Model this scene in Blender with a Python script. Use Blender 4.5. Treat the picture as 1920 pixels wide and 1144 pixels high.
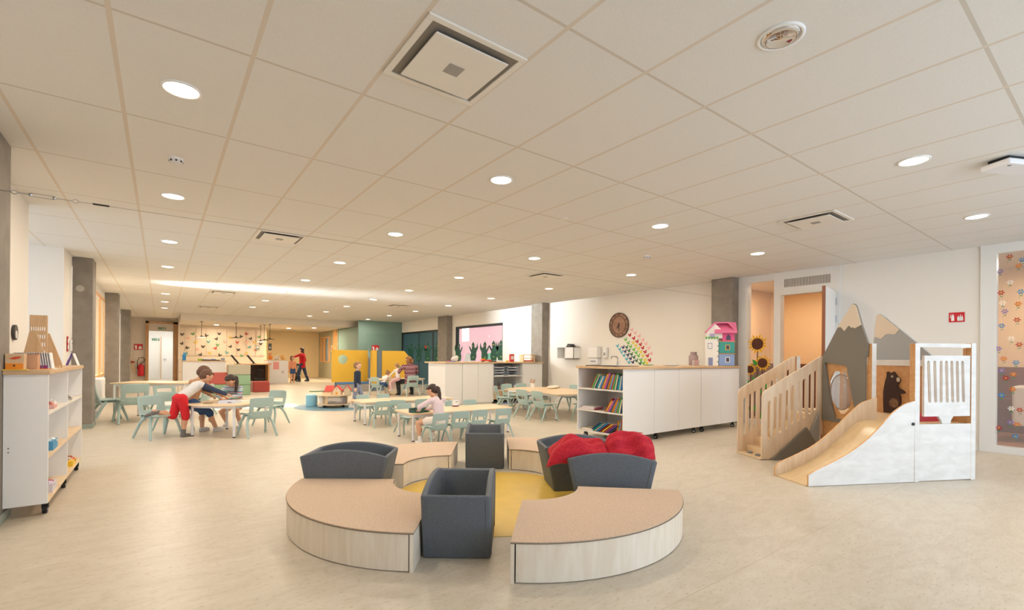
import bpy, bmesh, math, random
from mathutils import Vector, Matrix, Euler
random.seed(7)
for o in list(bpy.data.objects): bpy.data.objects.remove(o)
SC = bpy.context.scene
COL = SC.collection
PI = math.pi
H = 2.886          # ceiling height
WR = 9.31          # right wall plane
# ---------------------------------------------------------------- camera
cd = bpy.data.cameras.new('camera'); cam = bpy.data.objects.new('camera', cd); COL.objects.link(cam)
cd.sensor_width = 36; cd.lens = 884.6/1920*36; cd.shift_y = (669.3-572)/1920; cd.clip_start = .05; cd.clip_end = 200
YAW, ROL = .6398, .008
fw = Vector((math.sin(YAW), math.cos(YAW), 0)); rt = Vector((math.cos(YAW), -math.sin(YAW), 0)); up = Vector((0, 0, 1))
r2 = rt*math.cos(ROL)+up*math.sin(ROL); u2 = up*math.cos(ROL)-rt*math.sin(ROL)
cam.matrix_world = Matrix.Translation((0, 0, 1.27)) @ Matrix((r2, u2, -fw)).transposed().to_4x4()
SC.camera = cam
# ---------------------------------------------------------------- world, sun, daylight, exposure
SC.view_settings.view_transform = 'Standard'; SC.view_settings.look = 'None'; SC.view_settings.gamma = 1
SC.view_settings.use_curve_mapping = False
SC.view_settings.exposure = 0.0
w = bpy.data.worlds.new('world'); SC.world = w; w.use_nodes = True
bg = w.node_tree.nodes['Background']; bg.inputs[0].default_value = (.80, .90, 1, 1); bg.inputs[1].default_value = 1.1
def lamp(name, kind, loc, rot, power, color, **k):
    l = bpy.data.lights.new(name, kind); l.energy = power; l.color = color
    for a, v in k.items(): setattr(l, a, v)
    o = bpy.data.objects.new(name, l); COL.objects.link(o); o.location = loc; o.rotation_euler = rot
    return o
def aim(o, d): o.rotation_euler = Vector(d).to_track_quat('-Z', 'Y').to_euler()
sun = lamp('sun', 'SUN', (-6, 12, 8), (0, 0, 0), 16, (1, .95, .86), angle=.02); aim(sun, (1, -.20, -.64))
# daylight standing outside the windows: behind the camera, in the left recess, and through the left window
aim(lamp('daylight_rear_window', 'AREA', (5.2, -3.2, 1.5), (0, 0, 0), 200, (.72, .85, 1), shape='RECTANGLE', size=8.4, size_y=2.4), (.12, 1, 0))
aim(lamp('daylight_recess_window', 'AREA', (-3.9, 8.5, 1.5), (0, 0, 0), 45, (.72, .84, 1), shape='RECTANGLE', size=2.0, size_y=2.2), (1, 0, 0))
# area lamp added for sunlight reflected from outside, streaking along the ceiling
aim(lamp('daylight_left_window', 'AREA', (-1.45, 13.55, 2.42), (0, 0, 0), 75, (.90, .96, 1), shape='RECTANGLE', size=.9, size_y=.25, spread=.50), (1, -.20, .055))
# ---------------------------------------------------------------- materials
def s2l(c): return c/12.92 if c <= .04045 else ((c+.055)/1.055)**2.4
def rgb(h): return tuple(s2l(int(h[i:i+2], 16)/255) for i in (0, 2, 4))+(1,)
MATS = {}
def new_mat(name):
    m = bpy.data.materials.new(name); m.use_nodes = True
    nt = m.node_tree; p = nt.nodes['Principled BSDF']; MATS[name] = m
    return m, nt, p
def M(name, hexc='808080', rough=.55, metal=0, var=0, scale=8, emit=0, bump=0, alpha=1, trans=0, spec=.5):
    if name in MATS: return MATS[name]
    m, nt, p = new_mat(name); c = rgb(hexc)
    p.inputs['Base Color'].default_value = c; p.inputs['Roughness'].default_value = rough; p.inputs['Metallic'].default_value = metal
    p.inputs['Specular IOR Level'].default_value = spec
    if emit: p.inputs['Emission Color'].default_value = c; p.inputs['Emission Strength'].default_value = emit
    if trans: p.inputs['Transmission Weight'].default_value = trans; p.inputs['IOR'].default_value = 1.3
    if alpha < 1: p.inputs['Alpha'].default_value = alpha
    if var or bump:
        n = nt.nodes.new('ShaderNodeTexNoise'); n.inputs['Scale'].default_value = scale; n.inputs['Detail'].default_value = 5
        t = nt.nodes.new('ShaderNodeTexCoord'); nt.links.new(t.outputs['Object'], n.inputs['Vector'])
        if var:
            r = nt.nodes.new('ShaderNodeValToRGB')
            r.color_ramp.elements[0].position = .3; r.color_ramp.elements[1].position = .7
            r.color_ramp.elements[0].color = tuple(x*(1-var) for x in c[:3])+(1,)
            r.color_ramp.elements[1].color = tuple(min(1, x*(1+var)) for x in c[:3])+(1,)
            nt.links.new(n.outputs['Fac'], r.inputs[0]); nt.links.new(r.outputs[0], p.inputs['Base Color'])
        if bump:
            b = nt.nodes.new('ShaderNodeBump'); b.inputs['Strength'].default_value = bump; b.inputs['Distance'].default_value = .01
            nt.links.new(n.outputs['Fac'], b.inputs['Height']); nt.links.new(b.outputs[0], p.inputs['Normal'])
    return m
def wood(name, ca, cb, stretch=(1, 12, 12), rough=.45, scale=2.5):
    if name in MATS: return MATS[name]
    m, nt, p = new_mat(name); L = nt.links.new
    t = nt.nodes.new('ShaderNodeTexCoord'); mp = nt.nodes.new('ShaderNodeMapping'); mp.inputs['Scale'].default_value = stretch
    n = nt.nodes.new('ShaderNodeTexNoise'); n.inputs['Scale'].default_value = scale; n.inputs['Detail'].default_value = 7; n.inputs['Distortion'].default_value = .6
    r = nt.nodes.new('ShaderNodeValToRGB'); r.color_ramp.elements[0].position = .34; r.color_ramp.elements[1].position = .66
    r.color_ramp.elements[0].color = rgb(ca); r.color_ramp.elements[1].color = rgb(cb)
    L(t.outputs['Object'], mp.inputs[0]); L(mp.outputs[0], n.inputs['Vector']); L(n.outputs['Fac'], r.inputs[0]); L(r.outputs[0], p.inputs['Base Color'])
    p.inputs['Roughness'].default_value = rough
    return m
def stripes(name, cols, axis='Z', freq=10, rough=.8, zig=0):
    if name in MATS: return MATS[name]
    m, nt, p = new_mat(name); L = nt.links.new
    t = nt.nodes.new('ShaderNodeTexCoord'); sp = nt.nodes.new('ShaderNodeSeparateXYZ'); L(t.outputs['Object'], sp.inputs[0])
    mu = nt.nodes.new('ShaderNodeMath'); mu.operation = 'MULTIPLY'; mu.inputs[1].default_value = freq; L(sp.outputs[axis], mu.inputs[0]); last = mu
    if zig:
        pp = nt.nodes.new('ShaderNodeMath'); pp.operation = 'PINGPONG'; pp.inputs[1].default_value = .03; L(sp.outputs['X'], pp.inputs[0])
        m2 = nt.nodes.new('ShaderNodeMath'); m2.operation = 'MULTIPLY_ADD'; m2.inputs[1].default_value = zig; L(pp.outputs[0], m2.inputs[0]); L(mu.outputs[0], m2.inputs[2]); last = m2
    f = nt.nodes.new('ShaderNodeMath'); f.operation = 'FRACT'; L(last.outputs[0], f.inputs[0])
    r = nt.nodes.new('ShaderNodeValToRGB'); r.color_ramp.interpolation = 'CONSTANT'
    for i, c in enumerate(cols):
        e = r.color_ramp.elements[i] if i < 2 else r.color_ramp.elements.new(i/len(cols))
        e.position = i/len(cols); e.color = rgb(c)
    L(f.outputs[0], r.inputs[0]); L(r.outputs[0], p.inputs['Base Color']); p.inputs['Roughness'].default_value = rough
    return m
def two(name, ca, cb, scale=60, rough=.9, bump=.3, lo=.42, hi=.58, dist=.004):
    if name in MATS: return MATS[name]
    m, nt, p = new_mat(name); L = nt.links.new
    t = nt.nodes.new('ShaderNodeTexCoord'); n = nt.nodes.new('ShaderNodeTexNoise'); n.inputs['Scale'].default_value = scale; n.inputs['Detail'].default_value = 4
    r = nt.nodes.new('ShaderNodeValToRGB'); r.color_ramp.elements[0].position = lo; r.color_ramp.elements[1].position = hi
    r.color_ramp.elements[0].color = rgb(ca); r.color_ramp.elements[1].color = rgb(cb)
    L(t.outputs['Object'], n.inputs['Vector']); L(n.outputs['Fac'], r.inputs[0]); L(r.outputs[0], p.inputs['Base Color'])
    p.inputs['Roughness'].default_value = rough
    if bump:
        b = nt.nodes.new('ShaderNodeBump'); b.inputs['Strength'].default_value = bump; b.inputs['Distance'].default_value = dist
        L(n.outputs['Fac'], b.inputs['Height']); L(b.outputs[0], p.inputs['Normal'])
    return m
# ---------------------------------------------------------------- mesh helpers
class B:
    def __init__(s): s.bm = bmesh.new(); s.mi = 0
    def _f(s, vs):
        try:
            f = s.bm.faces.new(vs); f.material_index = s.mi; return f
        except ValueError: return None
    def box(s, x0, y0, z0, x1, y1, z1):
        v = [s.bm.verts.new((x, y, z)) for z in (z0, z1) for y in (y0, y1) for x in (x0, x1)]
        for q in ((0, 2, 3, 1), (4, 5, 7, 6), (0, 1, 5, 4), (2, 6, 7, 3), (0, 4, 6, 2), (1, 3, 7, 5)): s._f([v[i] for i in q])
        return s
    def prism(s, pts, a, b, axis='y'):
        """polygon pts extruded from a to b along axis; pts are the two other coordinates in x,y,z order"""
        def mk(p, t): return {'x': (t, p[0], p[1]), 'y': (p[0], t, p[1]), 'z': (p[0], p[1], t)}[axis]
        v0 = [s.bm.verts.new(mk(p, a)) for p in pts]; v1 = [s.bm.verts.new(mk(p, b)) for p in pts]
        n = len(pts); s._f(v0[::-1]); s._f(v1)
        for i in range(n): s._f([v0[i], v0[(i+1) % n], v1[(i+1) % n], v1[i]])
        return s
    def frust(s, p0, p1, r0, r1, n=12, cap=True):
        p0 = Vector(p0); p1 = Vector(p1); d = (p1-p0)
        if d.length < 1e-6: return s
        q = d.to_track_quat('Z', 'Y'); R = []
        for p, r in ((p0, r0), (p1, r1)):
            R.append([s.bm.verts.new(p+q @ Vector((r*math.cos(2*PI*i/n), r*math.sin(2*PI*i/n), 0))) for i in range(n)])
        for i in range(n): s._f([R[0][i], R[0][(i+1) % n], R[1][(i+1) % n], R[1][i]])
        if cap: s._f(R[0][::-1]); s._f(R[1])
        return s
    def cyl(s, x, y, z0, z1, r, r1=None, n=24): return s.frust((x, y, z0), (x, y, z1), r, r if r1 is None else r1, n)
    def ball(s, c, r, n=14, m=9, rot=None):
        if isinstance(r, (int, float)): r = (r, r, r)
        c = Vector(c); rows = []
        for j in range(1, m):
            th = PI*j/m; row = []
            for i in range(n):
                v = Vector((r[0]*math.sin(th)*math.cos(2*PI*i/n), r[1]*math.sin(th)*math.sin(2*PI*i/n), r[2]*math.cos(th)))
                if rot is not None: v = rot @ v
                row.append(s.bm.verts.new(c+v))
            rows.append(row)
        t = Vector((0, 0, r[2])); t = rot @ t if rot is not None else t
        a = s.bm.verts.new(c+t); b = s.bm.verts.new(c-t)
        for i in range(n):
            k = (i+1) % n; s._f([a, rows[0][i], rows[0][k]]); s._f([b, rows[-1][k], rows[-1][i]])
            for j in range(m-2): s._f([rows[j][i], rows[j+1][i], rows[j+1][k], rows[j][k]])
        return s
    def cap(s, p0, p1, r0, r1, n=12):
        s.frust(p0, p1, r0, r1, n); s.ball(p0, r0, n, 8); s.ball(p1, r1, n, 8); return s
    def tube(s, pts, r, n=8):
        for a, b in zip(pts, pts[1:]): s.frust(a, b, r, r, n)
        for p in pts[1:-1]: s.ball(p, r, n, 6)
        return s
    def lathe(s, prof, n=24, c=(0, 0)):
        R = [[s.bm.verts.new((c[0]+r*math.cos(2*PI*i/n), c[1]+r*math.sin(2*PI*i/n), z)) for i in range(n)] for r, z in prof]
        for a, b in zip(R, R[1:]):
            for i in range(n): s._f([a[i], a[(i+1) % n], b[(i+1) % n], b[i]])
        return s
    def poly(s, pts): s._f([s.bm.verts.new(p) for p in pts]); return s
    def obj(s, name, mats, parent=None, loc=None, rot=None, bevel=0, seg=2, smooth=False, solid=0, sub=0):
        bmesh.ops.recalc_face_normals(s.bm, faces=s.bm.faces)
        me = bpy.data.meshes.new(name); s.bm.to_mesh(me); s.bm.free()
        for m in (mats if isinstance(mats, (list, tuple)) else [mats]): me.materials.append(m)
        o = bpy.data.objects.new(name, me); COL.objects.link(o)
        if parent: o.parent = parent
        if loc: o.location = loc
        if rot: o.rotation_euler = rot
        if smooth:
            for p in me.polygons: p.use_smooth = True
        if solid: k = o.modifiers.new('solid', 'SOLIDIFY'); k.thickness = solid; k.offset = 0
        if sub: k = o.modifiers.new('sub', 'SUBSURF'); k.levels = sub; k.render_levels = sub
        if bevel:
            k = o.modifiers.new('bevel', 'BEVEL'); k.width = bevel; k.segments = seg; k.limit_method = 'ANGLE'; k.angle_limit = .6
        return o
def thing(name, label, cat, loc=(0, 0, 0), rz=0, group=None):
    o = bpy.data.objects.new(name, None); COL.objects.link(o); o.empty_display_size = .1
    o.location = loc; o.rotation_euler = (0, 0, rz); o['label'] = label; o['category'] = cat
    if group: o['group'] = group
    return o
def tag(o, label, cat, group=None, kind=None):
    o['label'] = label; o['category'] = cat
    if group: o['group'] = group
    if kind: o['kind'] = kind
    return o
def struct(b, name, mat, **k):
    o = b.obj(name, mat, **k); o['kind'] = 'structure'; return o
def dup(root, loc=None, rz=None, label=None, sc=None):
    kids = {}
    for ob in list(COL.objects):
        if ob.parent: kids.setdefault(ob.parent.name, []).append(ob)
    def rec(o, par):
        c = o.copy(); COL.objects.link(c)
        if par: c.parent = par
        for ch in kids.get(o.name, []): rec(ch, c)
        return c
    r = rec(root, None)
    if loc is not None: r.location = loc
    if rz is not None: r.rotation_euler = (0, 0, rz)
    if label: r['label'] = label
    if sc: r.scale = (sc,)*3 if isinstance(sc, (int, float)) else sc
    return r
ORD = ['first', 'second', 'third', 'fourth', 'fifth', 'sixth', 'seventh', 'eighth', 'ninth', 'tenth', 'eleventh', 'twelfth', 'thirteenth', 'fourteenth', 'fifteenth', 'sixteenth', 'seventeenth', 'eighteenth', 'nineteenth', 'twentieth', 'twenty-first', 'twenty-second', 'twenty-third', 'twenty-fourth']
def text(body, size, mat, name, parent, loc, rot, depth=.001):
    c = bpy.data.curves.new(name, 'FONT'); c.body = body; c.size = size; c.extrude = depth; c.align_x = 'CENTER'; c.align_y = 'CENTER'
    t = bpy.data.objects.new(name, c); COL.objects.link(t)
    me = bpy.data.meshes.new_from_object(t); bpy.data.objects.remove(t)
    me.materials.append(mat); o = bpy.data.objects.new(name, me); COL.objects.link(o)
    if parent: o.parent = parent
    o.location = loc; o.rotation_euler = rot
    return o
# common materials
WHITE = M('white_laminate', 'F1F0EE', .35)
WALLW = M('wall_paint', 'EDE8E0', .8)
MET = M('brushed_steel', 'B9BBBD', .3, 1)
BLACK = M('black_plastic', '1C1C1E', .5)
RUB = M('grey_rubber', '55575B', .7)
BIRCH = wood('birch_plywood', 'E3C49B', 'EBD3AF', (1, 6, 6))
BIRCHW = wood('whitewashed_birch', 'E2DBD0', 'F0EBE3', (3, 1, 12), .5)
BIRCHV = wood('birch_upright_grain', 'E6D8C4', 'F1E7D8', (8, 8, 1), .45)
OAK = wood('oak_worktop', 'CBA77E', 'DDBE97', (1, 10, 10))
BEECH = wood('beech_tabletop', 'E6C8A0', 'EFD6B2', (2, 9, 9), .35)
PINE = wood('pine_frame', 'D9A266', 'E6B981', (8, 8, 1), .5)
CONC = M('concrete', '8D857B', .85, var=.14, scale=5, bump=.25)
CHAIRC = M('sage_plastic', 'ABC2BD', .42)
TABW = M('white_steel', 'F2F2F4', .3)
GLASS = M('clear_glass', 'F4FAFA', .02, alpha=.10, spec=.6)
CLEARP = M('clear_plastic', 'C9CBD0', .12, alpha=.42)
# ================================================================ THE ROOM
def floor_mat():
    m, nt, p = new_mat('marbled_linoleum'); L = nt.links.new
    t = nt.nodes.new('ShaderNodeTexCoord'); mp = nt.nodes.new('ShaderNodeMapping'); mp.inputs['Scale'].default_value = (1, 2.6, 1)
    L(t.outputs['Object'], mp.inputs[0])
    n = nt.nodes.new('ShaderNodeTexNoise'); n.inputs['Scale'].default_value = 3.2; n.inputs['Detail'].default_value = 9; n.inputs['Roughness'].default_value = .72; n.inputs['Distortion'].default_value = 1.2
    L(mp.outputs[0], n.inputs['Vector'])
    r = nt.nodes.new('ShaderNodeValToRGB'); e = r.color_ramp.elements
    e[0].position = .3; e[0].color = rgb('C7BAA6'); e[1].position = .7; e[1].color = rgb('D9CFBE')
    k = e.new(.5); k.color = rgb('D1C6B4')
    L(n.outputs['Fac'], r.inputs[0])
    n2 = nt.nodes.new('ShaderNodeTexNoise'); n2.inputs['Scale'].default_value = 26; n2.inputs['Detail'].default_value = 4; L(mp.outputs[0], n2.inputs['Vector'])
    r2_ = nt.nodes.new('ShaderNodeValToRGB'); r2_.color_ramp.elements[0].position = .28; r2_.color_ramp.elements[1].position = .42
    L(n2.outputs['Fac'], r2_.inputs[0])
    mx = nt.nodes.new('ShaderNodeMix'); mx.data_type = 'RGBA'; L(r2_.outputs[0], mx.inputs[0]); mx.inputs[6].default_value = rgb('BCAA92'); L(r.outputs[0], mx.inputs[7])
    # welded seams between the rolls
    sp = nt.nodes.new('ShaderNodeSeparateXYZ'); L(t.outputs['Object'], sp.inputs[0])
    a = nt.nodes.new('ShaderNodeMath'); a.operation = 'ADD'; a.inputs[1].default_value = 40.55; L(sp.outputs['Y'], a.inputs[0])
    b = nt.nodes.new('ShaderNodeMath'); b.operation = 'MODULO'; b.inputs[1].default_value = 2.0; L(a.outputs[0], b.inputs[0])
    c = nt.nodes.new('ShaderNodeMath'); c.operation = 'LESS_THAN'; c.inputs[1].default_value = .005; L(b.outputs[0], c.inputs[0])
    m2 = nt.nodes.new('ShaderNodeMix'); m2.data_type = 'RGBA'; L(c.outputs[0], m2.inputs[0]); L(mx.outputs[2], m2.inputs[6]); m2.inputs[7].default_value = rgb('C2B195')
    L(m2.outputs[2], p.inputs['Base Color']); p.inputs['Roughness'].default_value = .36
    p.inputs['Specular IOR Level'].default_value = .45
    return m
def ceil_mat():
    m, nt, p = new_mat('ceiling_tiles'); L = nt.links.new
    t = nt.nodes.new('ShaderNodeTexCoord'); sp = nt.nodes.new('ShaderNodeSeparateXYZ'); L(t.outputs['Object'], sp.inputs[0])
    def line(axis, off, per, wdt):
        a = nt.nodes.new('ShaderNodeMath'); a.operation = 'ADD'; a.inputs[1].default_value = off+wdt/2; L(sp.outputs[axis], a.inputs[0])
        b = nt.nodes.new('ShaderNodeMath'); b.operation = 'MODULO'; b.inputs[1].default_value = per; L(a.outputs[0], b.inputs[0])
        c = nt.nodes.new('ShaderNodeMath'); c.operation = 'LESS_THAN'; c.inputs[1].default_value = wdt; L(b.outputs[0], c.inputs[0]); return c
    lx = line('X', .208+60, .6, .024); ly = line('Y', -2.9+120, 1.2, .019)
    n = nt.nodes.new('ShaderNodeTexNoise'); n.inputs['Scale'].default_value = 90; L(t.outputs['Object'], n.inputs['Vector'])
    r = nt.nodes.new('ShaderNodeValToRGB'); r.color_ramp.elements[0].color = rgb('DFDCD7'); r.color_ramp.elements[1].color = rgb('E9E7E2'); L(n.outputs['Fac'], r.inputs[0])
    m1 = nt.nodes.new('ShaderNodeMix'); m1.data_type = 'RGBA'; L(ly.outputs[0], m1.inputs[0]); L(r.outputs[0], m1.inputs[6]); m1.inputs[7].default_value = rgb('CFC7BB')
    m2 = nt.nodes.new('ShaderNodeMix'); m2.data_type = 'RGBA'; L(lx.outputs[0], m2.inputs[0]); L(m1.outputs[2], m2.inputs[6]); m2.inputs[7].default_value = rgb('DACFC0')
    L(m2.outputs[2], p.inputs['Base Color']); p.inputs['Roughness'].default_value = .85
    return m
def tile_mat(name, up_, lo_, zt):
    m, nt, p = new_mat(name); L = nt.links.new
    t = nt.nodes.new('ShaderNodeTexCoord'); sp = nt.nodes.new('ShaderNodeSeparateXYZ'); L(t.outputs['Object'], sp.inputs[0])
    c = nt.nodes.new('ShaderNodeMath'); c.operation = 'LESS_THAN'; c.inputs[1].default_value = zt; L(sp.outputs['Z'], c.inputs[0])
    g = nt.nodes.new('ShaderNodeMath'); g.operation = 'MODULO'; g.inputs[1].default_value = .6; L(sp.outputs['Z'], g.inputs[0])
    g2 = nt.nodes.new('ShaderNodeMath'); g2.operation = 'LESS_THAN'; g2.inputs[1].default_value = .006; L(g.outputs[0], g2.inputs[0])
    q = nt.nodes.new('ShaderNodeMix'); q.data_type = 'RGBA'; L(g2.outputs[0], q.inputs[0]); q.inputs[6].default_value = rgb(lo_); q.inputs[7].default_value = rgb('9C8478')
    mx = nt.nodes.new('ShaderNodeMix'); mx.data_type = 'RGBA'; L(c.outputs[0], mx.inputs[0]); mx.inputs[6].default_value = rgb(up_); L(q.outputs[2], mx.inputs[7])
    L(mx.outputs[2], p.inputs['Base Color']); p.inputs['Roughness'].default_value = .5
    return m
CEIL = ceil_mat()
struct(B().box(-6, -3.4, -.1, 13, 30, 0), 'floor', floor_mat())
struct(B().box(-1.45, -3.4, H, WR+.15, 22.5, H+.15).box(-1.45, 22.5, H, .62, 30, H+.15).box(-4.75, 7.05, H, -1.45, 10.1, H+.15), 'ceiling', CEIL)
LOWC = M('lower_ceiling_paint', 'E6DDD0', .85)
struct(B().box(.62, 22.45, 2.61, 10.5, 30, 3.0), 'trim_1', LOWC)           # bulkhead and lower ceiling over the back area
struct(B().cyl(0, 0, 0, .003, .93, n=64), 'trim_2', M('yellow_linoleum', 'E5C158', .4, var=.05, scale=6), loc=(2.42, 3.50, 0))
struct(B().cyl(0, 0, 0, .003, 1.06, n=64), 'trim_3', M('blue_linoleum', '6F93A6', .4, var=.06, scale=6), loc=(3.62, 12.05, 0))
# ---- right wall with its openings
g = []   # (y0,y1,z0,z1) solid pieces
W = B()
def wr(y0, y1, z0, z1): W.box(WR, y0, z0, WR+.15, y1, z1)
wr(-3.4, -1.2, 0, H); wr(1.40, 3.12, 0, H); wr(4.86, 13.05, 0, H)
wr(13.05, 16.2, 0, .9); wr(13.05, 16.2, 2.40, H); wr(16.2, 17.3, 0, H); wr(17.3, 21.4, 2.38, H); wr(21.4, 30, 0, H)
struct(W, 'wall_right', WALLW)
# ---- rear wall behind the camera with the big window opening
struct(B().box(-1.4, -2.95, 0, .8, -2.8, H).box(9.1, -2.95, 0, 9.4, -2.8, H).box(.8, -2.95, 2.65, 9.1, -2.8, H).box(.8, -2.95, 0, 9.1, -2.8, .12), 'wall_back', WALLW)
wf = B()
for x in (.8, 2.85, 4.95, 7.0, 9.04): wf.box(x, -2.93, .12, x+.06, -2.85, 2.65)
wf.box(.8, -2.93, .12, 9.1, -2.85, .18).box(.8, -2.93, 2.59, 9.1, -2.85, 2.65)
struct(wf, 'window_2', M('dark_frame', '2E3033', .5))
# ---- left wall, recess and columns
LW = B()
LW.box(-1.4, -3.4, 0, -1.16, 7.25, H).box(-4.6, 7.1, 0, -1.3, 7.25, H).box(-4.6, 9.9, 0, -1.35, 10.05, H).box(-1.35, 9.9, 0, -1.2, 10.7, H)
LW.box(-4.7, 7.1, 0, -4.6, 10, .1).box(-4.7, 7.1, 2.6, -4.6, 10, H)
LW.box(-1.42, 11.1, 0, -1.2, 12.35, H)
LW.box(-1.42, 12.35, 0, -1.2, 16.4, .75).box(-1.42, 12.35, 2.68, -1.2, 16.4, H)
LW.box(-1.42, 16.9, 0, -1.2, 22.2, H).box(-1.42, 22.8, 0, -1.2, 26.6, H)
struct(LW, 'wall_left', WALLW)
def column(x0, x1, y0, y1, label):
    t = thing('concrete_column', label, 'column', ((x0+x1)/2, (y0+y1)/2, 0), group='concrete columns')
    B().box(-(x1-x0)/2, -(y1-y0)/2, 0, (x1-x0)/2, (y1-y0)/2, H-.003).obj('shaft', CONC, t, bevel=.012)
    return t
plinth = M('grey_green_plinth', '9AA69C', .5)
def plinth_on(t, x0, x1, y0, y1):
    cx, cy = t.location.x, t.location.y
    B().box(x0-.012-cx, y0-.012-cy, 0, x1+.012-cx, y1+.012-cy, .07).obj('plinth', plinth, t, bevel=.003)
for (x0, x1, y0, y1, lb) in ((-1.35, -.947, 4.62, 5.3, 'concrete column at the left picture edge beside the toy shelf'),
        (-1.20, -.93, 10.7, 11.12, 'tall concrete column behind the far end of the toy shelf'),
        (-1.20, -.92, 16.4, 16.9, 'concrete column behind the round-cornered chairs, middle one on the left wall'),
        (-1.20, -.91, 22.25, 22.8, 'farthest concrete column on the left, by the red extinguisher'),
        (9.05, 9.306, 4.88, 5.33, 'concrete column behind the dollhouse next to the sunflower window'),
        (9.05, 9.306, 10.68, 11.2, 'concrete column at the right end of the white cabinet row'),
        (9.05, 9.306, 16.5, 17.25, 'concrete column between the brick-view window and the blue doors')):
    t = column(x0, x1, y0, y1, lb); plinth_on(t, x0, x1, y0, y1)
B().cyl(0, 0, 0, .01, .055).obj('tie_hole_plug', M('pale_concrete', 'B3ABA0', .8), bpy.data.objects['concrete_column.001'], loc=(-.03, -.215, 2.36), rot=(PI/2, 0, 0))
# left window between columns: pine frame, blind, glass
FR = B()
for y in (12.35, 13.15, 14.22, 15.18, 15.40, 16.3): FR.box(-1.25, y+.02, .76, -1.195, y+.06, 2.62)
FR.box(-1.26, 12.33, 2.62, -1.19, 16.4, 2.70).box(-1.26, 12.33, .70, -1.185, 16.4, .76)
f = struct(FR, 'window_1', PINE)
o = B().box(-1.33, 12.4, .76, -1.325, 16.3, 2.64).obj('pane', GLASS, f)
# far wall, door and cupboards
FW = M('far_wall_paint', 'DDD3C6', .8)
struct(B().box(-1.4, 26.5, 0, -.50, 26.65, H).box(.50, 26.5, 0, .64, 26.65, H).box(-.5, 26.5, 2.66, .5, 26.65, H), 'wall_far', FW)
struct(B().box(.62, 25.9, 0, .68, 26.6, 2.62), 'trim_4', FW)
struct(B().box(-.55, 26.38, 0, -.44, 26.6, 2.72).box(.44, 26.38, 0, .62, 26.6, 2.72).box(-.55, 26.38, 2.64, .62, 26.6, 2.72), 'door_1', wood('door_frame_wood', 'B98E62', 'CBA276', (8, 8, 1), .5))
struct(B().box(-.44, 26.42, 2.30, .44, 26.47, 2.64), 'trim_5', FW)
struct(B().box(-.7, 29.8, 0, 1.4, 29.9, 2.7).box(-.7, 26.6, 0, -.62, 29.9, 2.7).box(.9, 26.6, 0, 1.0, 29.9, 2.7), 'wall_hall', M('hall_white', 'F3F1EC', .8))
lamp('hall_ceiling_lamp', 'AREA', (.1, 28.2, 2.6), (0, 0, 0), 32, (1, .97, .92), size=1.0)
d = B().box(.02, 29.70, 0, .80, 29.78, 2.1).obj('door_2', WHITE); d['kind'] = 'structure'
B().box(.0, 29.68, 0, .02, 29.80, 2.14).obj('frame_edge', PINE, d)
B().box(.10, 29.62, 1.0, .22, 29.66, 1.03).obj('door_handle', MET, d)
# exit signs
def exit_sign(x, y, z, s, label):
    t = thing('exit_sign', label, 'sign', (x, y, z), group='running man exit signs')
    B().box(-.16*s, -.02, -.055*s, .16*s, 0, .055*s).obj('plate', M('exit_green', '3F7D55', .5), t)
    m = M('sign_white', 'F5F5F2', .5)
    B().ball((-.085*s, -.025, .03*s), .010*s, 8, 6).frust((-.08*s, -.024, .02*s), (-.095*s, -.024, -.01*s), .008*s, .008*s, 6).frust((-.095*s, -.024, -.01*s), (-.07*s, -.024, -.035*s), .006*s, .005*s, 6).frust((-.095*s, -.024, -.01*s), (-.12*s, -.024, -.02*s), .006*s, .005*s, 6).frust((-.08*s, -.024, .015*s), (-.055*s, -.024, .005*s), .005*s, .004*s, 6).obj('running_figure', m, t)
    B().box(.07*s, -.023, -.04*s, .12*s, -.02, .04*s).obj('door_symbol', m, t)
    B().prism([(-.02*s, -.012*s), (.02*s, -.012*s), (.02*s, -.03*s), (.05*s, 0), (.02*s, .03*s), (.02*s, .012*s), (-.02*s, .012*s)], -.023, -.02).obj('arrow', m, t)
exit_sign(.03, 26.42, 2.42, .85, 'green running man exit sign above the far doorway')
exit_sign(-.22, 29.79, 2.0, .9, 'small exit sign on the bright wall inside the far hallway')
# cupboard wall with butterflies and lower ceiling area
struct(B().box(.64, 26.0, 0, 4.13, 26.15, 2.62), 'wall_cupboards', M('cupboard_cream', 'DCCDBB', .6))
pl = B()
for i in range(8): pl.box(.86+i*.41, 25.985, 1.22, .865+i*.41, 26.0, 2.5)
pl.box(.68, 25.985, 1.20, 4.1, 26.0, 1.215).box(.68, 25.985, 2.49, 4.1, 26.0, 2.50)
struct(pl, 'trim_6', M('panel_joint', 'B6A592', .7))
struct(B().box(4.13, 26.0, 0, 4.2, 29, 2.62).box(4.2, 28.9, 0, 7.5, 29.05, 2.62), 'wall_ochre', M('ochre_paint', 'E3CFA6', .8))
# right rear wall with pine windows and grey-green panel
GG = M('grey_green_paint', 'A7A48C', .75)
struct(B().box(7.4, 24.6, 0, 7.5, 29, .95).box(7.4, 24.6, 2.25, 7.5, 29, 2.62).box(7.4, 28.3, .95, 7.5, 29, 2.25).box(7.4, 24.6, .95, 7.5, 26.6, 2.25).box(7.4, 27.6, .95, 7.5, 27.75, 2.25), 'wall_rear_right', GG)
wn = B()
for a, b in ((26.6, 27.6), (27.75, 28.3)):
    wn.box(7.34, a, .96, 7.42, a+.06, 2.24).box(7.34, b-.06, .96, 7.42, b, 2.24).box(7.335, a, .9, 7.42, b, .96).box(7.335, a, 2.24, 7.42, b, 2.3)
wn = struct(wn, 'window_3', PINE)
B().box(7.46, 26.6, .95, 7.465, 27.6, 2.25).box(7.46, 27.75, .95, 7.465, 28.3, 2.25).obj('pane', M('bluish_pane', 'A9C2DC', .1), wn)
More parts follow.
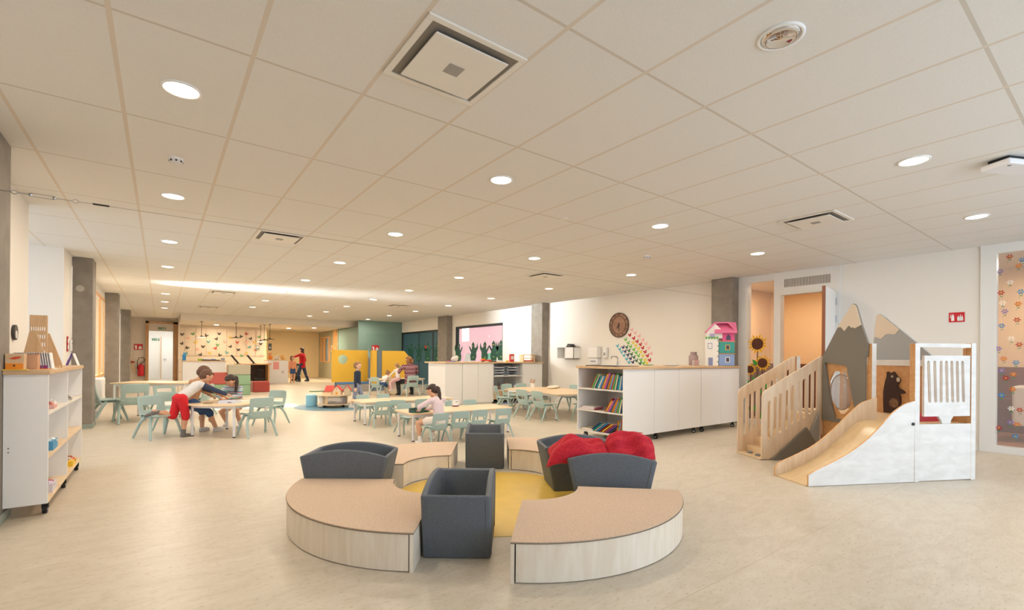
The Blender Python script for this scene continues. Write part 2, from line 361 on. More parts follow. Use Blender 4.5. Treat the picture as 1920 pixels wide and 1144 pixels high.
struct(B().box(7.30, 25.1, 0, 7.42, 25.7, 2.62), 'trim_7', PINE)
struct(B().box(7.2, 24.5, 0, 10.4, 24.6, 2.62), 'wall_entrance', GG)
dd = B().box(7.30, 24.38, 0, 7.42, 24.48, 2.3).box(8.0, 24.38, 0, 8.12, 24.48, 2.3).box(7.3, 24.38, 2.14, 8.12, 24.48, 2.3).box(7.68, 24.38, 0, 7.74, 24.48, 2.2)
dd = struct(dd, 'door_3', M('dark_bronze', '3F342C', .5))
B().box(7.42, 24.44, 0, 7.68, 24.45, 2.14).box(7.74, 24.44, 0, 8.0, 24.45, 2.14).obj('pane', M('greenish_pane', '8E9C8A', .15), dd)
TEAL = M('teal_grey_panel', '84A198', .6)
struct(B().box(7.2, 21.4, 0, 9.31, 21.5, H-.002).box(7.2, 21.5, 0, 7.3, 24.4, H-.3), 'wall_teal', TEAL)
struct(B().box(7.55, 21.39, .1, 8.2, 21.4, 2.3).box(8.215, 21.39, .1, 8.95, 21.4, 2.3), 'trim_8', M('teal_door_panel', '7D9C92', .55))
# blue folding doors on right wall
BLU = M('petrol_blue_door', '3F6474', .45)
dr = struct(B().box(WR+.03, 17.3, 0, WR+.07, 21.35, 2.33), 'door_4', BLU)
B().box(WR-.01, 17.3, 2.31, WR+.04, 21.4, 2.39).box(WR-.01, 21.33, 0, WR+.04, 21.4, 2.39).box(WR+.02, 19.55, 0, WR+.032, 19.59, 2.3).box(WR+.02, 18.15, 0, WR+.035, 18.25, 2.3).obj('frame', M('black_frame', '20262A', .5), dr)
# right wall window onto the brick facade
wi = struct(B().box(WR-.02, 13.05, 2.35, WR+.1, 16.2, 2.43).box(WR-.02, 16.13, .9, WR+.1, 16.2, 2.4).box(WR+.02, 13.05, .9, WR+.1, 13.10, 2.4).box(WR-.02, 13.05, .9, WR+.1, 16.2, .95), 'window_4', MATS['black_frame'])
B().box(WR+.06, 13.05, .9, WR+.066, 16.2, 2.4).obj('pane', GLASS, wi)
def brick():
    m, nt, p = new_mat('pink_brick'); L = nt.links.new
    t = nt.nodes.new('ShaderNodeTexCoord'); mp = nt.nodes.new('ShaderNodeMapping'); mp.inputs['Rotation'].default_value = (PI/2, 0, PI/2)
    b = nt.nodes.new('ShaderNodeTexBrick'); b.inputs['Scale'].default_value = 4; b.inputs['Color1'].default_value = rgb('6A4A5C'); b.inputs['Color2'].default_value = rgb('5E4052'); b.inputs['Mortar'].default_value = rgb('7A5C64')
    b.inputs['Mortar Size'].default_value = .012
    L(t.outputs['Object'], mp.inputs[0]); L(mp.outputs[0], b.inputs[0]); L(b.outputs[0], p.inputs['Base Color']); p.inputs['Roughness'].default_value = .9
    return m
t = thing('brick_house', 'pink brick house outside the large window', 'building', (15, 21, 0))
B().box(0, -9, 0, .3, 9, 7).obj('facade', brick(), t)
for y, z0, z1, k in ((3.9, 2.2, 4, .8), (-1.2, .2, 2.6, .6)):
    wv = B().box(-.03, y-k/2, z0, .02, y+k/2, z1).obj('window_frame', WHITE, t)
    B().box(-.04, y-k/2+.06, z0+.06, -.03, y+k/2-.06, z1-.06).obj('pane', M('sky_pane', 'DCEBFA', .1), wv)
tag(B().box(9.5, 4, -.35, 15, 32, -.02).obj('courtyard_paving', M('paving', 'B9B4AC', .9)), 'pale courtyard paving outside the large window', 'paving')
tag(B().box(-6.2, 4, 0, -6.0, 12.2, 4.6).obj('sun_block_wall', M('render_white', 'E4E2DE', .9)), 'unseen pale wall added outside the left recess to block the sun', 'wall')  # unseen wall, added to keep direct sun out of the recess
# ---- bathroom side behind the right wall glazing
TIL = tile_mat('tiled_wall', 'EBCBA2', '7C4834', 1.16)
struct(B().box(12.0, -1.6, 0, 12.1, 6, H).box(9.46, 5.5, 0, 12.1, 5.6, H).box(9.46, 2.2, 0, 12.1, 2.3, H).box(9.46, -1.6, 0, 12.1, -1.5, H).box(10.55, 4.0, 0, 10.6, 5.5, 1.16), 'wall_washroom', TIL)
struct(B().box(9.46, -1.6, H, 12.1, 6, H+.1), 'trim_9', M('washroom_ceiling', 'EFE6D6', .8))
struct(B().box(9.46, -1.6, 0, 12.1, 5.6, .006), 'trim_10', M('terracotta_floor', 'A5714C', .5))
# glazing 5: sunflower window and door frame (one frame assembly), door leaf
WF = M('white_frame', 'E9E8E4', .4)
fr = B()
y0, y1 = 3.12, 4.88
fr.box(WR-.03, 4.70, 0, WR+.12, 4.88, H).box(WR-.03, 4.08, 0, WR+.12, 4.20, H).box(WR-.028, 4.20, 2.76, WR+.118, 4.70, H).box(WR-.028, 4.20, 0, WR+.118, 4.70, .09)
fr.box(WR-.03, 3.12, 0, WR+.12, 3.19, H)
fr = struct(fr, 'window_5', WF)
B().box(WR+.02, 4.20, .09, WR+.028, 4.70, 2.76).obj('pane', GLASS, fr)
gr = B().box(WR-.028, 3.19, 2.46, WR+.1, 4.08, H)
gr = struct(gr, 'trim_11', WF)
sl = B()
for i in range(31): sl.box(WR-.033, 3.27+i*.0245, 2.60, WR-.0295, 3.278+i*.0245, 2.75)
sl.obj('grille_slots', M('slot_brown', '6B5546', .7), gr)
# open door leaf
lx, ly = 8.45, 3.06
lf = thing('door_leaf', 'white open door leaf with brown edge behind the slatted stair rail', 'door', (WR-.04, 3.20, 0), math.atan2(ly-3.20, lx-(WR-.04)))
ln = math.hypot(lx-WR+.04, ly-3.2)
B().box(0, -.02, .02, ln, .02, 2.44).obj('leaf', WHITE, lf)
B().box(ln, -.022, .02, ln+.025, .022, 2.44).obj('edge_strip', M('brown_edge', '8A5438', .5), lf)
for z in (.3, 1.9, 2.2): B().cyl(0, .03, z, z+.12, .012, n=10).obj('hinge', MET, lf)
lf['kind'] = 'structure'; lf.name = 'door_5'
del lf['label'], lf['category']
# glazing 6: flower window at the right edge
fg = B().box(WR-.03, 1.24, 0, WR+.1, 1.40, H).box(WR-.028, -1.2, 2.76, WR+.098, 1.24, H).box(WR-.028, -1.2, 0, WR+.098, 1.24, .09).box(WR-.026, -.2, .09, WR+.096, -.06, 2.76)
fg = struct(fg, 'window_6', WF)
B().box(WR+.02, -1.2, .09, WR+.028, 1.24, 2.76).obj('pane', GLASS, fg)
struct(B().box(WR-.012, 1.4, 0, WR, 3.12, .07).box(WR-.012, 5.33, 0, WR, 10.68, .07).box(WR-.012, 11.2, 0, WR, 16.5, .07), 'baseboard_right', WF)
struct(B().box(-1.16, -2.8, 0, -1.148, 4.62, .07).box(-1.16, 5.3, 0, -1.148, 7.25, .07).box(-1.2, 11.12, 0, -1.188, 16.4, .07).box(-1.2, 16.9, 0, -1.188, 22.2, .07), 'baseboard_left', plinth)
for (x, y, z, e) in ((10.6, 4.6, 2.7, 30), (10.9, 3.2, 2.7, 20), (10.8, .8, 2.7, 34)):
    t = thing('washroom_light', 'round warm ceiling light in the washroom, '+('seen through the sunflower window' if y > 4 else 'inside the open doorway' if y > 3 else 'behind the flower window'), 'ceiling light', (x, y, H-.005), group='washroom ceiling lights')
    B().cyl(0, 0, -.03, 0, .11).obj('rim', WHITE, t)
    B().cyl(0, 0, -.034, -.03, .09).obj('diffuser', M('lamp_glow', 'FFE9C8', .5, emit=4), t)
    l = lamp('washroom_lamp', 'AREA', (x, y, H-.06), (0, 0, 0), e, (1, .80, .58), shape='DISK', size=.2)
# sinks in the washroom
t = thing('wash_trough', 'white wash trough behind the flower window', 'sink', (10.95, .5, 0))
B().box(-.3, -.9, .26, .3, .75, .88).obj('basin', M('cream_ceramic', 'EFE2CF', .25), t, bevel=.04, seg=3)
B().box(-.22, -.7, 0, .22, .6, .26).obj('cabinet', M('cream_panel', 'DCCBB4', .5), t)
t = thing('soap_dispenser', 'black soap dispenser on the tiled washroom wall', 'dispenser', (10.62, 1.55, 1.0))
B().box(-.05, -.05, 0, .05, .05, .22).obj('tank', BLACK, t, bevel=.015)
B().box(-.03, -.07, -.02, .03, -.03, .02).obj('nozzle', BLACK, t)
B().box(10.55, 1.5, 0, 10.6, 2.2, 1.16).obj('washroom_screen', TIL)['kind'] = 'structure'
bpy.data.objects['washroom_screen'].name = 'trim_12'
# ================================================================ CEILING THINGS
BL = M('cream_blind', 'E9DDC4', .85)
for (a, b, z0, lb) in ((12.44, 13.14, .78, 'cream roller blind in the left window bay right of the tall concrete column'), (14.31, 15.17, .78, 'cream roller blind in the middle bay of the left window'), (15.49, 16.29, .78, 'cream roller blind in the last window bay by the second concrete column')):
    t = thing('roller_blind', lb, 'blind', (-1.222, (a+b)/2, 0))
    hw = (b-a)/2
    if z0 > 1: B().box(0, -hw, .76, .008, hw, z0).obj('fabric', BL, t)
    else: B().box(0, -hw, z0, .008, hw, 2.6).obj('fabric', BL, t)
    B().box(-.01, -hw, (z0 if z0 > 1 else 2.6)-.01, .02, hw, (z0 if z0 > 1 else 2.6)+.02).obj('rail', WHITE, t)
def downlight(x, y, power, label, on=True, z=H):
    t = thing('downlight', label, 'ceiling light', (x, y, z), group='round recessed downlights'); t.scale = (.86, .86, 1)
    B().lathe([(.125, 0), (.125, -.006), (.11, -.010), (.103, -.004), (.103, 0)], 32).obj('trim_ring', WHITE, t, smooth=True)
    if on:
        B().lathe([(.103, -.003), (.085, .0), (.0, .0)], 32).obj('lamp', M('warm_lamp', 'FFEBD0', .4, emit=9), t, loc=(0, 0, -.0035))
        lamp('downlight_lamp', 'AREA', (x, y, z-.015), (0, 0, 0), power, (1, .875, .72), shape='DISK', size=.19)
    else:
        B().lathe([(.103, -.002), (.095, -.012), (.075, -.017), (.07, -.012), (.0, -.010)], 32).obj('reflector', M('mirror_reflector', 'D8D8DA', .06, 1), t, smooth=True)
    return t
PW = 14
rown = ['leftmost', 'second', 'third', 'rightmost']
for ci, (x, y0, n) in enumerate(((.09, 3.52, 8), (2.48, 1.10, 8), (4.88, 1.13, 9), (7.32, 1.14, 9))):
    for k in range(n):
        y = y0+2.42*k
        if ci == 0 and y > 21: continue
        if ci == 1 and (k == 0):
            downlight(x, y, 0, 'unlit chrome recessed downlight, large at the top of the picture', on=False); continue
        downlight(x, y, 12 if y < 3 else 15 if y < 5 else 20, f'lit round recessed downlight, {ORD[k]} from the camera in the {rown[ci]} row')
t = thing('downlight', 'small downlight in the lower ceiling above the back counter', 'ceiling light', (2.0, 25.0, 2.61), group='lower ceiling lights')
for (x, y, lb) in ((2.0, 25.0, None), (5.1, 25.5, 'small downlight in the lower ceiling near the ochre wall'), (6.0, 24.3, 'small downlight in the lower ceiling by the pine window')):
    if lb: t = thing('downlight', lb, 'ceiling light', (x, y, 2.61), group='lower ceiling lights')
    B().cyl(0, 0, -.012, 0, .09).obj('lamp', MATS['warm_lamp'], t)
    lamp('downlight_lamp', 'AREA', (x, y, 2.58), (0, 0, 0), 34 if x < 3 else 75, (1, .80, .55), shape='DISK', size=.16)
CR = M('diffuser_white', 'E9E4DB', .5); DK = M('diffuser_shade', '8A837A', .6)
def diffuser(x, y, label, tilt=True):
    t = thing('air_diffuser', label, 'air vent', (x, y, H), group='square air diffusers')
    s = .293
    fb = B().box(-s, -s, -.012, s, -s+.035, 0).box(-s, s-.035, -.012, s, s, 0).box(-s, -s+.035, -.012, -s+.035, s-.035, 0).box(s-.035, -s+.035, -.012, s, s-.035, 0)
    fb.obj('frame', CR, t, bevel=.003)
    q = s-.035
    # collar as one flat dark sheet, shade of the recess put into its colour
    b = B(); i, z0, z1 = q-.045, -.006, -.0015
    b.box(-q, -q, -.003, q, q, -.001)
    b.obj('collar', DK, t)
    B().box(-.218, -.218, -.028, .218, .218, -.020).obj('plate', CR, t, bevel=.003)
    B().box(-.045, -.045, -.0305, .045, .045, -.028).obj('sensor_patch', M('patch_grey', 'A39E97', .7), t)
    for a, c in ((-.2, -.2), (.2, -.2), (.2, .2), (-.2, .2)): B().cyl(a, c, -.020, -.002, .004, n=8).obj('bracket', MET, t)
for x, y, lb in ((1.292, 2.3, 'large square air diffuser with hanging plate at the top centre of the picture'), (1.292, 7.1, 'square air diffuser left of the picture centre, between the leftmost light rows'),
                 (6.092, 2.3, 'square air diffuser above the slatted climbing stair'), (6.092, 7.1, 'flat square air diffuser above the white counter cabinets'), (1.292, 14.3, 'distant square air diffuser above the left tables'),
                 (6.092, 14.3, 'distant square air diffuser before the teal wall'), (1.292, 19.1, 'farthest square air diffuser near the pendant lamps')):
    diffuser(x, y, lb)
for x, y, lb in ((.09, 4.79, 'round white smoke detector between the two nearest left downlights'), (6.17, 4.73, 'small white smoke detector above the bookshelf cabinet')):
    t = thing('smoke_detector', lb, 'smoke detector', (x, y, H), group='smoke detectors')
    B().lathe([(.0, 0), (.055, 0), (.055, -.012), (.05, -.016)], 24).obj('base', WHITE, t)
    B().lathe([(.05, -.016), (.045, -.035), (.03, -.045), (0, -.045)], 24).obj('head', M('off_white', 'DDD9D6', .5), t, smooth=True)
    for a in range(8): B().box(-.006, .046, -.034, .006, .049, -.020).obj('slit', BLACK, t, rot=(0, 0, a*PI/4))
tag(B().lathe([(0, 0), (.05, 0), (.045, -.008), (0, -.01)], 24).obj('blind_outlet', CR, loc=(3.75, 4.05, H)), 'flat round cap on the ceiling right of the centre light', 'ceiling fitting')
t = thing('ceiling_sensor_box', 'white box hanging under the ceiling at the right picture edge', 'ceiling device', (5.47, .66, H), -.45)
B().box(-.16, -.10, -.075, .26, .10, -.03).obj('housing', M('device_white', 'E8E8EA', .4), t, bevel=.012, seg=3)
B().box(-.12, -.07, -.03, .22, .07, 0).obj('mount', BLACK, t)
B().cyl(-.10, -.06, -.078, -.075, .012).obj('lens', M('dark_lens', '8A8F95', .2), t)
# steel wire across the room with turnbuckle
t = thing('tension_wire', 'thin steel wire strung across the room with hook and turnbuckle at the left column', 'wire', (-.962, 5.0, 2.458))
a, b = Vector((0, 0, 0)), Vector((10.008, .11, .035)); dv = (b-a).normalized()
B().frust(a+dv*.62, b, .0022, .0022, 6).obj('wire', MET, t)
def rod(p, q, r, nm, mt=MET): B().frust(a+dv*p, a+dv*q, r, r, 8).obj(nm, mt, t)
rod(0, .07, .004, 'eye_bolt'); rod(.10, .17, .004, 'hook'); rod(.30, .40, .004, 'threaded_rod'); rod(.52, .62, .007, 'clamp', BLACK)
tb = B()
for s in (-.012, .012): tb.frust(a+dv*.17+Vector((0, 0, s)), a+dv*.30+Vector((0, 0, s)), .003, .003, 8)
tb.ball(a+dv*.17, .013, 8, 6).ball(a+dv*.30, .013, 8, 6); tb.obj('turnbuckle', MET, t)
for p, nm in ((.085, 'ring'), (.42, 'ring')):
    q = B()
    for i in range(10):
        u, v = 2*PI*i/10, 2*PI*(i+1)/10
        q.frust(a+dv*(p+.018*math.cos(u))+Vector((0, 0, .014*math.sin(u))), a+dv*(p+.018*math.cos(v))+Vector((0, 0, .014*math.sin(v))), .003, .003, 6)
    q.obj(nm, MET, t)
rod(.44, .52, .003, 'wire_end')
# ================================================================ SEATING RING
CORK = two('speckled_felt', 'CDB39B', 'DCC5AE', 110, .95, .5, .38, .62)
def bench(ax, ay, adeg, label):
    """quarter ring bench; apex at ax,ay; adeg = direction of the middle of the sector"""
    t = thing('curved_bench', label, 'bench', (ax, ay, 0), math.radians(adeg), group='quarter ring benches')
    ri, ro, h = .41, 1.20, .235; n = 28
    def arc(r, a0=-PI/4, a1=PI/4, n=n): return [(r*math.cos(a0+(a1-a0)*i/n), r*math.sin(a0+(a1-a0)*i/n)) for i in range(n+1)]
    B().prism(arc(ro-.004)+arc(ri+.004)[::-1], h-.006, h, 'z').obj('felt_top', CORK, t)
    B().prism(arc(ro)+arc(ri)[::-1], h-.012, h-.0065, 'z').obj('top_board', M('edge_dark', '8A7A68', .6), t)
    def shell(r0, r1, nm):
        e = .03/r1
        B().prism(arc(r1, -PI/4+e, PI/4-e)+arc(r0, -PI/4+e, PI/4-e)[::-1], .006, h-.0125, 'z').obj(nm, BIRCHV, t)
    shell(ro-.022, ro-.006, 'outer_panel'); shell(ri+.006, ri+.022, 'inner_panel')
    for s in (-1, 1):
        c, d = math.cos(s*PI/4), math.sin(s*PI/4)
        px, py = -d*s*.022, c*s*.022
        B().prism([(c*ri, d*ri), (c*ro, d*ro), (c*ro-px, d*ro-py), (c*ri-px, d*ri-py)], .0, h-.0125, 'z').obj('end_panel', BIRCHV, t)
    for s in (-.6, 0, .6): B().cyl((ro-.06)*math.cos(s), (ro-.06)*math.sin(s), 0, .008, .02).obj('foot', BLACK, t)
    return t
bench(2.39, 3.00, math.degrees(math.atan2(-.88, -.0)+0)+2.3, 'curved birch bench with felt top, front right, nearest the camera')
bench(1.915, 3.515, 188, 'curved birch bench with felt top, front left, beside the near planter')
bench(2.21, 4.01, 99.8, 'curved birch bench at the back left, behind the left foam trough')
bench(2.91, 3.92, 11.0, 'curved birch bench at the back right, beside the foam trough with no cushions')
FOAM = two('charcoal_foam', '5A6169', '666D75', 160, .6, .35, .4, .6, .002)
def trough(cx, cy, dx, dy, label):
    """wedge trough; (dx,dy) lengthwise unit direction"""
    t = thing('foam_trough', label, 'planter', (cx, cy, 0), math.atan2(dy, dx), group='charcoal foam troughs')
    L0, L1, hw, hc, ha, th = .28, .37, .215, .42, .475, .035
    n = 14
    def top(y, off=0):   # arched rim points along x
        return [(-L1+off+(2*L1-2*off)*i/n, y, hc+(ha-hc)*(1-(2*i/n-1)**2)) for i in range(n+1)]
    bm = B(); V = bm.bm.verts.new
    rows = []
    for y, o, yb, ob in ((-hw, 0, -hw, 0), (hw, 0, hw, 0)):
        rows.append(([V(p) for p in top(y)], [V((-L0+2*L0*i/n, y, 0)) for i in range(n+1)]))
    inn = []
    for y in (-hw+th, hw-th):
        inn.append(([V(p) for p in top(y, th)], [V((-(L0-th)+2*(L0-th)*i/n, y, .05)) for i in range(n+1)]))
    (to, bo), (t1, b1) = rows; (ti, bi), (t2, b2) = inn
    for i in range(n):
        bm._f([bo[i], bo[i+1], to[i+1], to[i]]); bm._f([b1[i+1], b1[i], t1[i], t1[i+1]])
        bm._f([ti[i], ti[i+1], bi[i+1], bi[i]]); bm._f([t2[i+1], t2[i], b2[i], b2[i+1]])
        bm._f([to[i], to[i+1], ti[i+1], ti[i]]); bm._f([t2[i], t2[i+1], t1[i+1], t1[i]])
        bm._f([bo[i+1], bo[i], b1[i], b1[i+1]]); bm._f([bi[i], bi[i+1], b2[i+1], b2[i]])
    for e in (0, n):
        bm._f([bo[e], to[e], t1[e], b1[e]]); bm._f([bi[e], ti[e], t2[e], b2[e]]); bm._f([to[e], ti[e], t2[e], t1[e]])
    bm.obj('body', FOAM, t, bevel=.016, seg=3, smooth=True)
    for s in (-1, 1):
        for e in (-1, 1):
            B().frust((e*(L0-.03), s*(hw+.0005), .02), (e*(L1-.045), s*(hw+.0005), hc-.02), .003, .003, 6).obj('seam', M('foam_seam', '62666B', .6), t)
            B().frust((e*(L0+.0), s*(hw-.03), .02), (e*(L1-.003), s*(hw-.03), hc-.02), .003, .003, 6).obj('seam', M('foam_seam'), t)
    return t
trough(1.665, 2.80, -.60, -.80, 'empty charcoal foam trough seen end-on between the two front benches')
trough(1.36, 4.20, .81, -.585, 'empty arched charcoal foam trough behind the front left bench')
trough(3.10, 4.68, .57, .82, 'charcoal foam trough at the back of the ring between the rear benches')
R1 = trough(3.16, 2.80, .72, -.69, 'blue-grey arched foam trough holding the red cushions, front one on the right')
R2 = trough(3.33, 3.38, .88, -.47, 'arched foam trough standing behind the one with red cushions')
# red cushions
CUSH = two('red_linen', 'B5192C', 'C62336', 60, .9, .4)
def cushion(loc, rot, sx, sy, label, seed, droop=0, rd=0):
    rnd = random.Random(seed); t = thing('red_cushion', label, 'cushion', loc, 0, 'red cushions'); t.rotation_euler = rot
    b = B(); n = 22; V = {}
    for side in (1, -1):
        for i in range(n+1):
            for j in range(n+1):
                u, v = 2*i/n-1, 2*j/n-1
                edge = (i in (0, n) or j in (0, n))
                if edge and side < 0: V[(i, j, -1)] = V[(i, j, 1)]; continue
                k = (max(0, 1-abs(u)**3.2)*max(0, 1-abs(v)**3.2))**.55
                r = math.hypot(u, v)
                pinch = 1-.13*(1-abs(u*v))*(max(abs(u), abs(v))**3)
                z = side*.085*k+.012*math.sin(7*u+3*v+seed)*k+.010*math.sin(11*v-4*u+seed*2)*k
                if side > 0: z += .018*math.sin(3.1*u*v+5*u+seed)*k
                x, y = u*sx/2*pinch*math.sqrt(1-rd*v*v/2), v*sy/2*pinch*math.sqrt(1-rd*u*u/2)
                if droop: z -= droop*max(0, -u-.15)**2+.07*max(0, -v-.5)
                V[(i, j, side)] = b.bm.verts.new((x, y, z))
    for side in (1, -1):
        for i in range(n):
            for j in range(n):
                q = [V[(i, j, side)], V[(i+1, j, side)], V[(i+1, j+1, side)], V[(i, j+1, side)]]
                b._f(q if side > 0 else q[::-1])
    b.obj('cover', CUSH, t, smooth=True, sub=1)
    s = B(); pts = [(-sx*.25, sy*.452, .0), (0, sy*.45, .0), (sx*.25, sy*.452, .0)]
    s.tube([Vector(p) for p in pts], .004, 6).obj('seam', CUSH, t)
    s = q = 1-.29*rd; B().frust((sx*.46*q, sy*.46*q, 0), (sx*.52*q, sy*.52*q, .0), .009, .003, 8).obj('corner_tip', CUSH, t)
cushion((2.955, 2.975, .468), (.14, .10, -.72), .56, .38, 'crumpled red cushion hanging over the left rim of the foam trough', 3, droop=.16)
cushion((3.265, 2.665, .455), (.85, .06, -.72), .49, .45, 'plump upright red cushion leaning in the right end of the foam trough', 5, rd=.95)
# ================================================================ FURNITURE: chairs and tables
def make_chair(label):
    t = thing('school_chair', label, 'chair', group='sage plastic school chairs')
    n = 12
    # seat: dished shell
    b = B(); g = {}
    for i in range(n+1):
        for j in range(n+1):
            u = 2*i/n-1; v = j/n
            x = u*(.27+.03*v)*(1-.06*max(0, v-.85)*4*abs(u)); y = -.27+.60*v
            z = .565-.022*(1-u*u)*math.sin(PI*v)-.05*max(0, v-.82)*3+.012*abs(u)**3
            g[i, j] = b.bm.verts.new((x, y, z))
    for i in range(n):
        for j in range(n): b._f([g[i, j], g[i+1, j], g[i+1, j+1], g[i, j+1]])
    b.obj('seat', CHAIRC, t, smooth=True, solid=.03, bevel=.004)
    b = B(); g = {}; m = 14
    for i in range(n+1):
        for j in range(m+1):
            u = 2*i/n-1; v = j/m
            wd = .275+.02*v-.035*max(0, v-.75)*4*max(0, abs(u)-.6)
            v2 = v*1.18-.18; x = u*wd; y = -.27-.11*max(0, v2)-.02*math.sin(PI*max(0, v2))+.055*u*u+.25*min(0, v2)**2*4; z = .545+.455*v2-.02*abs(u)**4*v
            g[i, j] = b.bm.verts.new((x, y, z))
    for i in range(n):
        for j in range(m):
            if 2 <= i < n-2 and 5 <= j < 8: continue
            b._f([g[i, j], g[i+1, j], g[i+1, j+1], g[i, j+1]])
    b.obj('backrest', CHAIRC, t, smooth=True, solid=.028, bevel=.005)
    for sx in (-1, 1):
        for yy, y2 in ((.16, .34), (-.10, -.40)):
            b = B()
            b.cap((sx*.235, yy, .53), (sx*.30, yy+(y2-yy)*.35, .36), .036, .032, 10).frust((sx*.30, yy+(y2-yy)*.35, .36), (sx*.345, y2, .004), .032, .024, 10)
            b.obj('leg', CHAIRC, t, smooth=False)
    B().box(-.24, -.16, .50, .24, .20, .535).obj('seat_rib', CHAIRC, t, bevel=.012)
    return t
PROTO = make_chair('proto'); FIRST = [True]
def chair(x, y, deg, h, label):
    """deg: compass direction the sitter faces, 0 = +Y, 90 = +X"""
    rz = -math.radians(deg)
    if FIRST[0]:
        FIRST[0] = False; c = PROTO; c.location = (x, y, 0); c.rotation_euler = (0, 0, rz); c.scale = (h,)*3; c['label'] = label; return c
    return dup(PROTO, (x, y, 0), rz, label, h)
def table(name, label, cx, cy, rz, top, h, legs, th=.022, frame=True):
    t = thing(name, label, 'table', (cx, cy, 0), rz, 'low beech classroom tables')
    B().prism(top, h-th, h, 'z').obj('tabletop', BEECH, t, bevel=.004)
    for (x, y) in legs:
        l = B().cyl(x, y, .012, h-th, .019, n=14).obj('leg', TABW, t)
        B().cyl(x, y, 0, .014, .022, n=14).obj('foot_cap', BLACK, l)
    b = B(); n = len(legs)
    for i in range(n):
        a, c = Vector((*legs[i], h-th-.022)), Vector((*legs[(i+1) % n], h-th-.022))
        d = (c-a).normalized(); nn = Vector((-d.y, d.x, 0))*.012
        b.prism([((a+nn).x, (a+nn).y), ((c+nn).x, (c+nn).y), ((c-nn).x, (c-nn).y), ((a-nn).x, (a-nn).y)], h-th-.042, h-th-.001, 'z')
    b.obj('apron', TABW, t)
    return t
def rrect(a, b, r, n=5):
    P = []
    for cx, cy, s in ((a-r, b-r, 0), (-a+r, b-r, 1), (-a+r, -b+r, 2), (a-r, -b+r, 3)):
        for i in range(n+1):
            t = PI/2*(s+i/n); P.append((cx+r*math.cos(t), cy+r*math.sin(t)))
    return P
# A: rounded square by the two boys
sq = []
for i in range(40):
    a = 2*PI*i/40; k = (abs(math.cos(a))**3+abs(math.sin(a))**3)**(-1/3); sq.append((.52*k*math.cos(a), .52*k*math.sin(a)))
table('round_table', 'low rounded table where three children lean and draw', .905, 8.83, PI/4, sq, .505, [(.37, .36), (-.36, .36), (-.36, -.36), (.37, -.36)])
table('rectangular_table', 'taller beech table standing behind the one with children, left side', .0, 11.75, math.radians(-30), rrect(.68, .40, .03), .715, [(.62, .34), (-.62, .34), (-.62, -.34), (.62, -.34)])
table('rectangular_table', 'long low beech table where the girl in pale pink sits', 3.87, 6.74, math.radians(-2), rrect(.92, .34, .04), .42, [(.85, .28), (-.85, .28), (-.85, -.28), (.85, -.28)])
table('rectangular_table', 'long low beech table behind the pale pink girl', 3.88, 8.82, math.radians(-1), rrect(.95, .36, .04), .42, [(.87, .30), (-.87, .30), (-.87, -.30), (.87, -.30)])
table('trapezoid_table', 'large low table with pencil pot in front of the cabinets', 6.98, 7.95, 0, [(-.68, -1.0), (.05, -1.15), (.70, -.75), (.70, .85), (.1, 1.15), (-.55, .95)], .535, [(-.58, -.85), (-.74+.2, .82), (.1, 1.0), (.62, .7), (.62, -.62), (.05, -1.0)])
table('rectangular_table', 'low table in front of the yellow screen with the adult and small children', 6.3, 14.9, 0, rrect(.85, .42, .04), .52, [(.78, .36), (-.78, .36), (-.78, -.36), (.78, -.36)])
# chairs
chair(-.02, 8.98, 152, .63, 'sage school chair the boy in red trousers kneels on')
chair(1.22, 8.36, -12, .61, 'empty sage school chair at the right front of the rounded table')
chair(1.62, 9.55, -135, .61, 'sage school chair behind the right side of the rounded table, only its top showing')
chair(.18, 9.62, 160, .62, 'sage school chair half hidden behind the red-trousered boy')
chair(-.78, 11.62, 75, .72, 'sage school chair at the left end of the taller left table')
chair(-.42, 11.30, -12, .72, 'sage school chair seen from behind at the front of the taller left table')
chair(.12, 12.35, 165, .70, 'dark-looking sage chair behind the right part of the taller left table')
chair(.62, 11.70, -60, .66, 'sage school chair at the right end of the taller left table')
chair(3.17, 6.10, -6, .47, 'sage school chair the girl in pale pink sits on')
chair(3.55, 6.15, 2, .47, 'sage chair right next to the pale pink girl, second in the front row')
chair(3.89, 6.17, 0, .47, 'sage chair third from the left in the front row of the girl\'s table')
chair(4.31, 6.12, 7, .47, 'sage chair at the right end of the front row of the girl\'s table')
chair(3.30, 7.30, 176, .47, 'sage chair behind the left end of the girl\'s table, by the puzzle tin')
chair(4.22, 7.33, 180, .47, 'left one of two sage chairs behind the right half of the girl\'s table')
chair(4.60, 7.33, 182, .47, 'right one of two sage chairs behind the right half of the girl\'s table')
chair(3.17, 8.22, 3, .47, 'sage chair at the left front of the second long table')
chair(3.55, 8.30, 28, .47, 'turned sage chair at the middle front of the second long table')
chair(3.95, 8.25, 5, .47, 'sage chair right of the middle at the front of the second long table')
chair(3.32, 9.42, 180, .47, 'left one of two sage chairs on the far side of the second long table')
chair(3.76, 9.42, 180, .47, 'right one of two sage chairs on the far side of the second long table')
chair(6.30, 8.75, 135, .60, 'sage chair turned sideways at the far left corner of the pencil pot table')
chair(6.18, 7.72, 88, .60, 'sage chair in the middle of the left side of the pencil pot table')
chair(6.16, 7.18, 92, .60, 'sage chair nearest the front on the left side of the pencil pot table')
chair(6.75, 6.62, 20, .60, 'sage chair at the near end of the pencil pot table beside the bookshelf')
chair(6.92, 9.28, 172, .60, 'left sage chair at the far end of the pencil pot table')
chair(7.30, 9.22, 180, .60, 'second sage chair at the far end of the pencil pot table')
chair(7.95, 8.35, -92, .60, 'sage chair on the wall side of the pencil pot table, farther one')
chair(7.95, 7.75, -88, .60, 'sage chair on the wall side of the pencil pot table, nearer one')
chair(6.36, 13.95, 0, .66, 'sage chair the woman in the patterned jumper sits on')
chair(5.55, 14.55, 60, .60, 'pale sage chair at the left end of the table by the yellow screen')
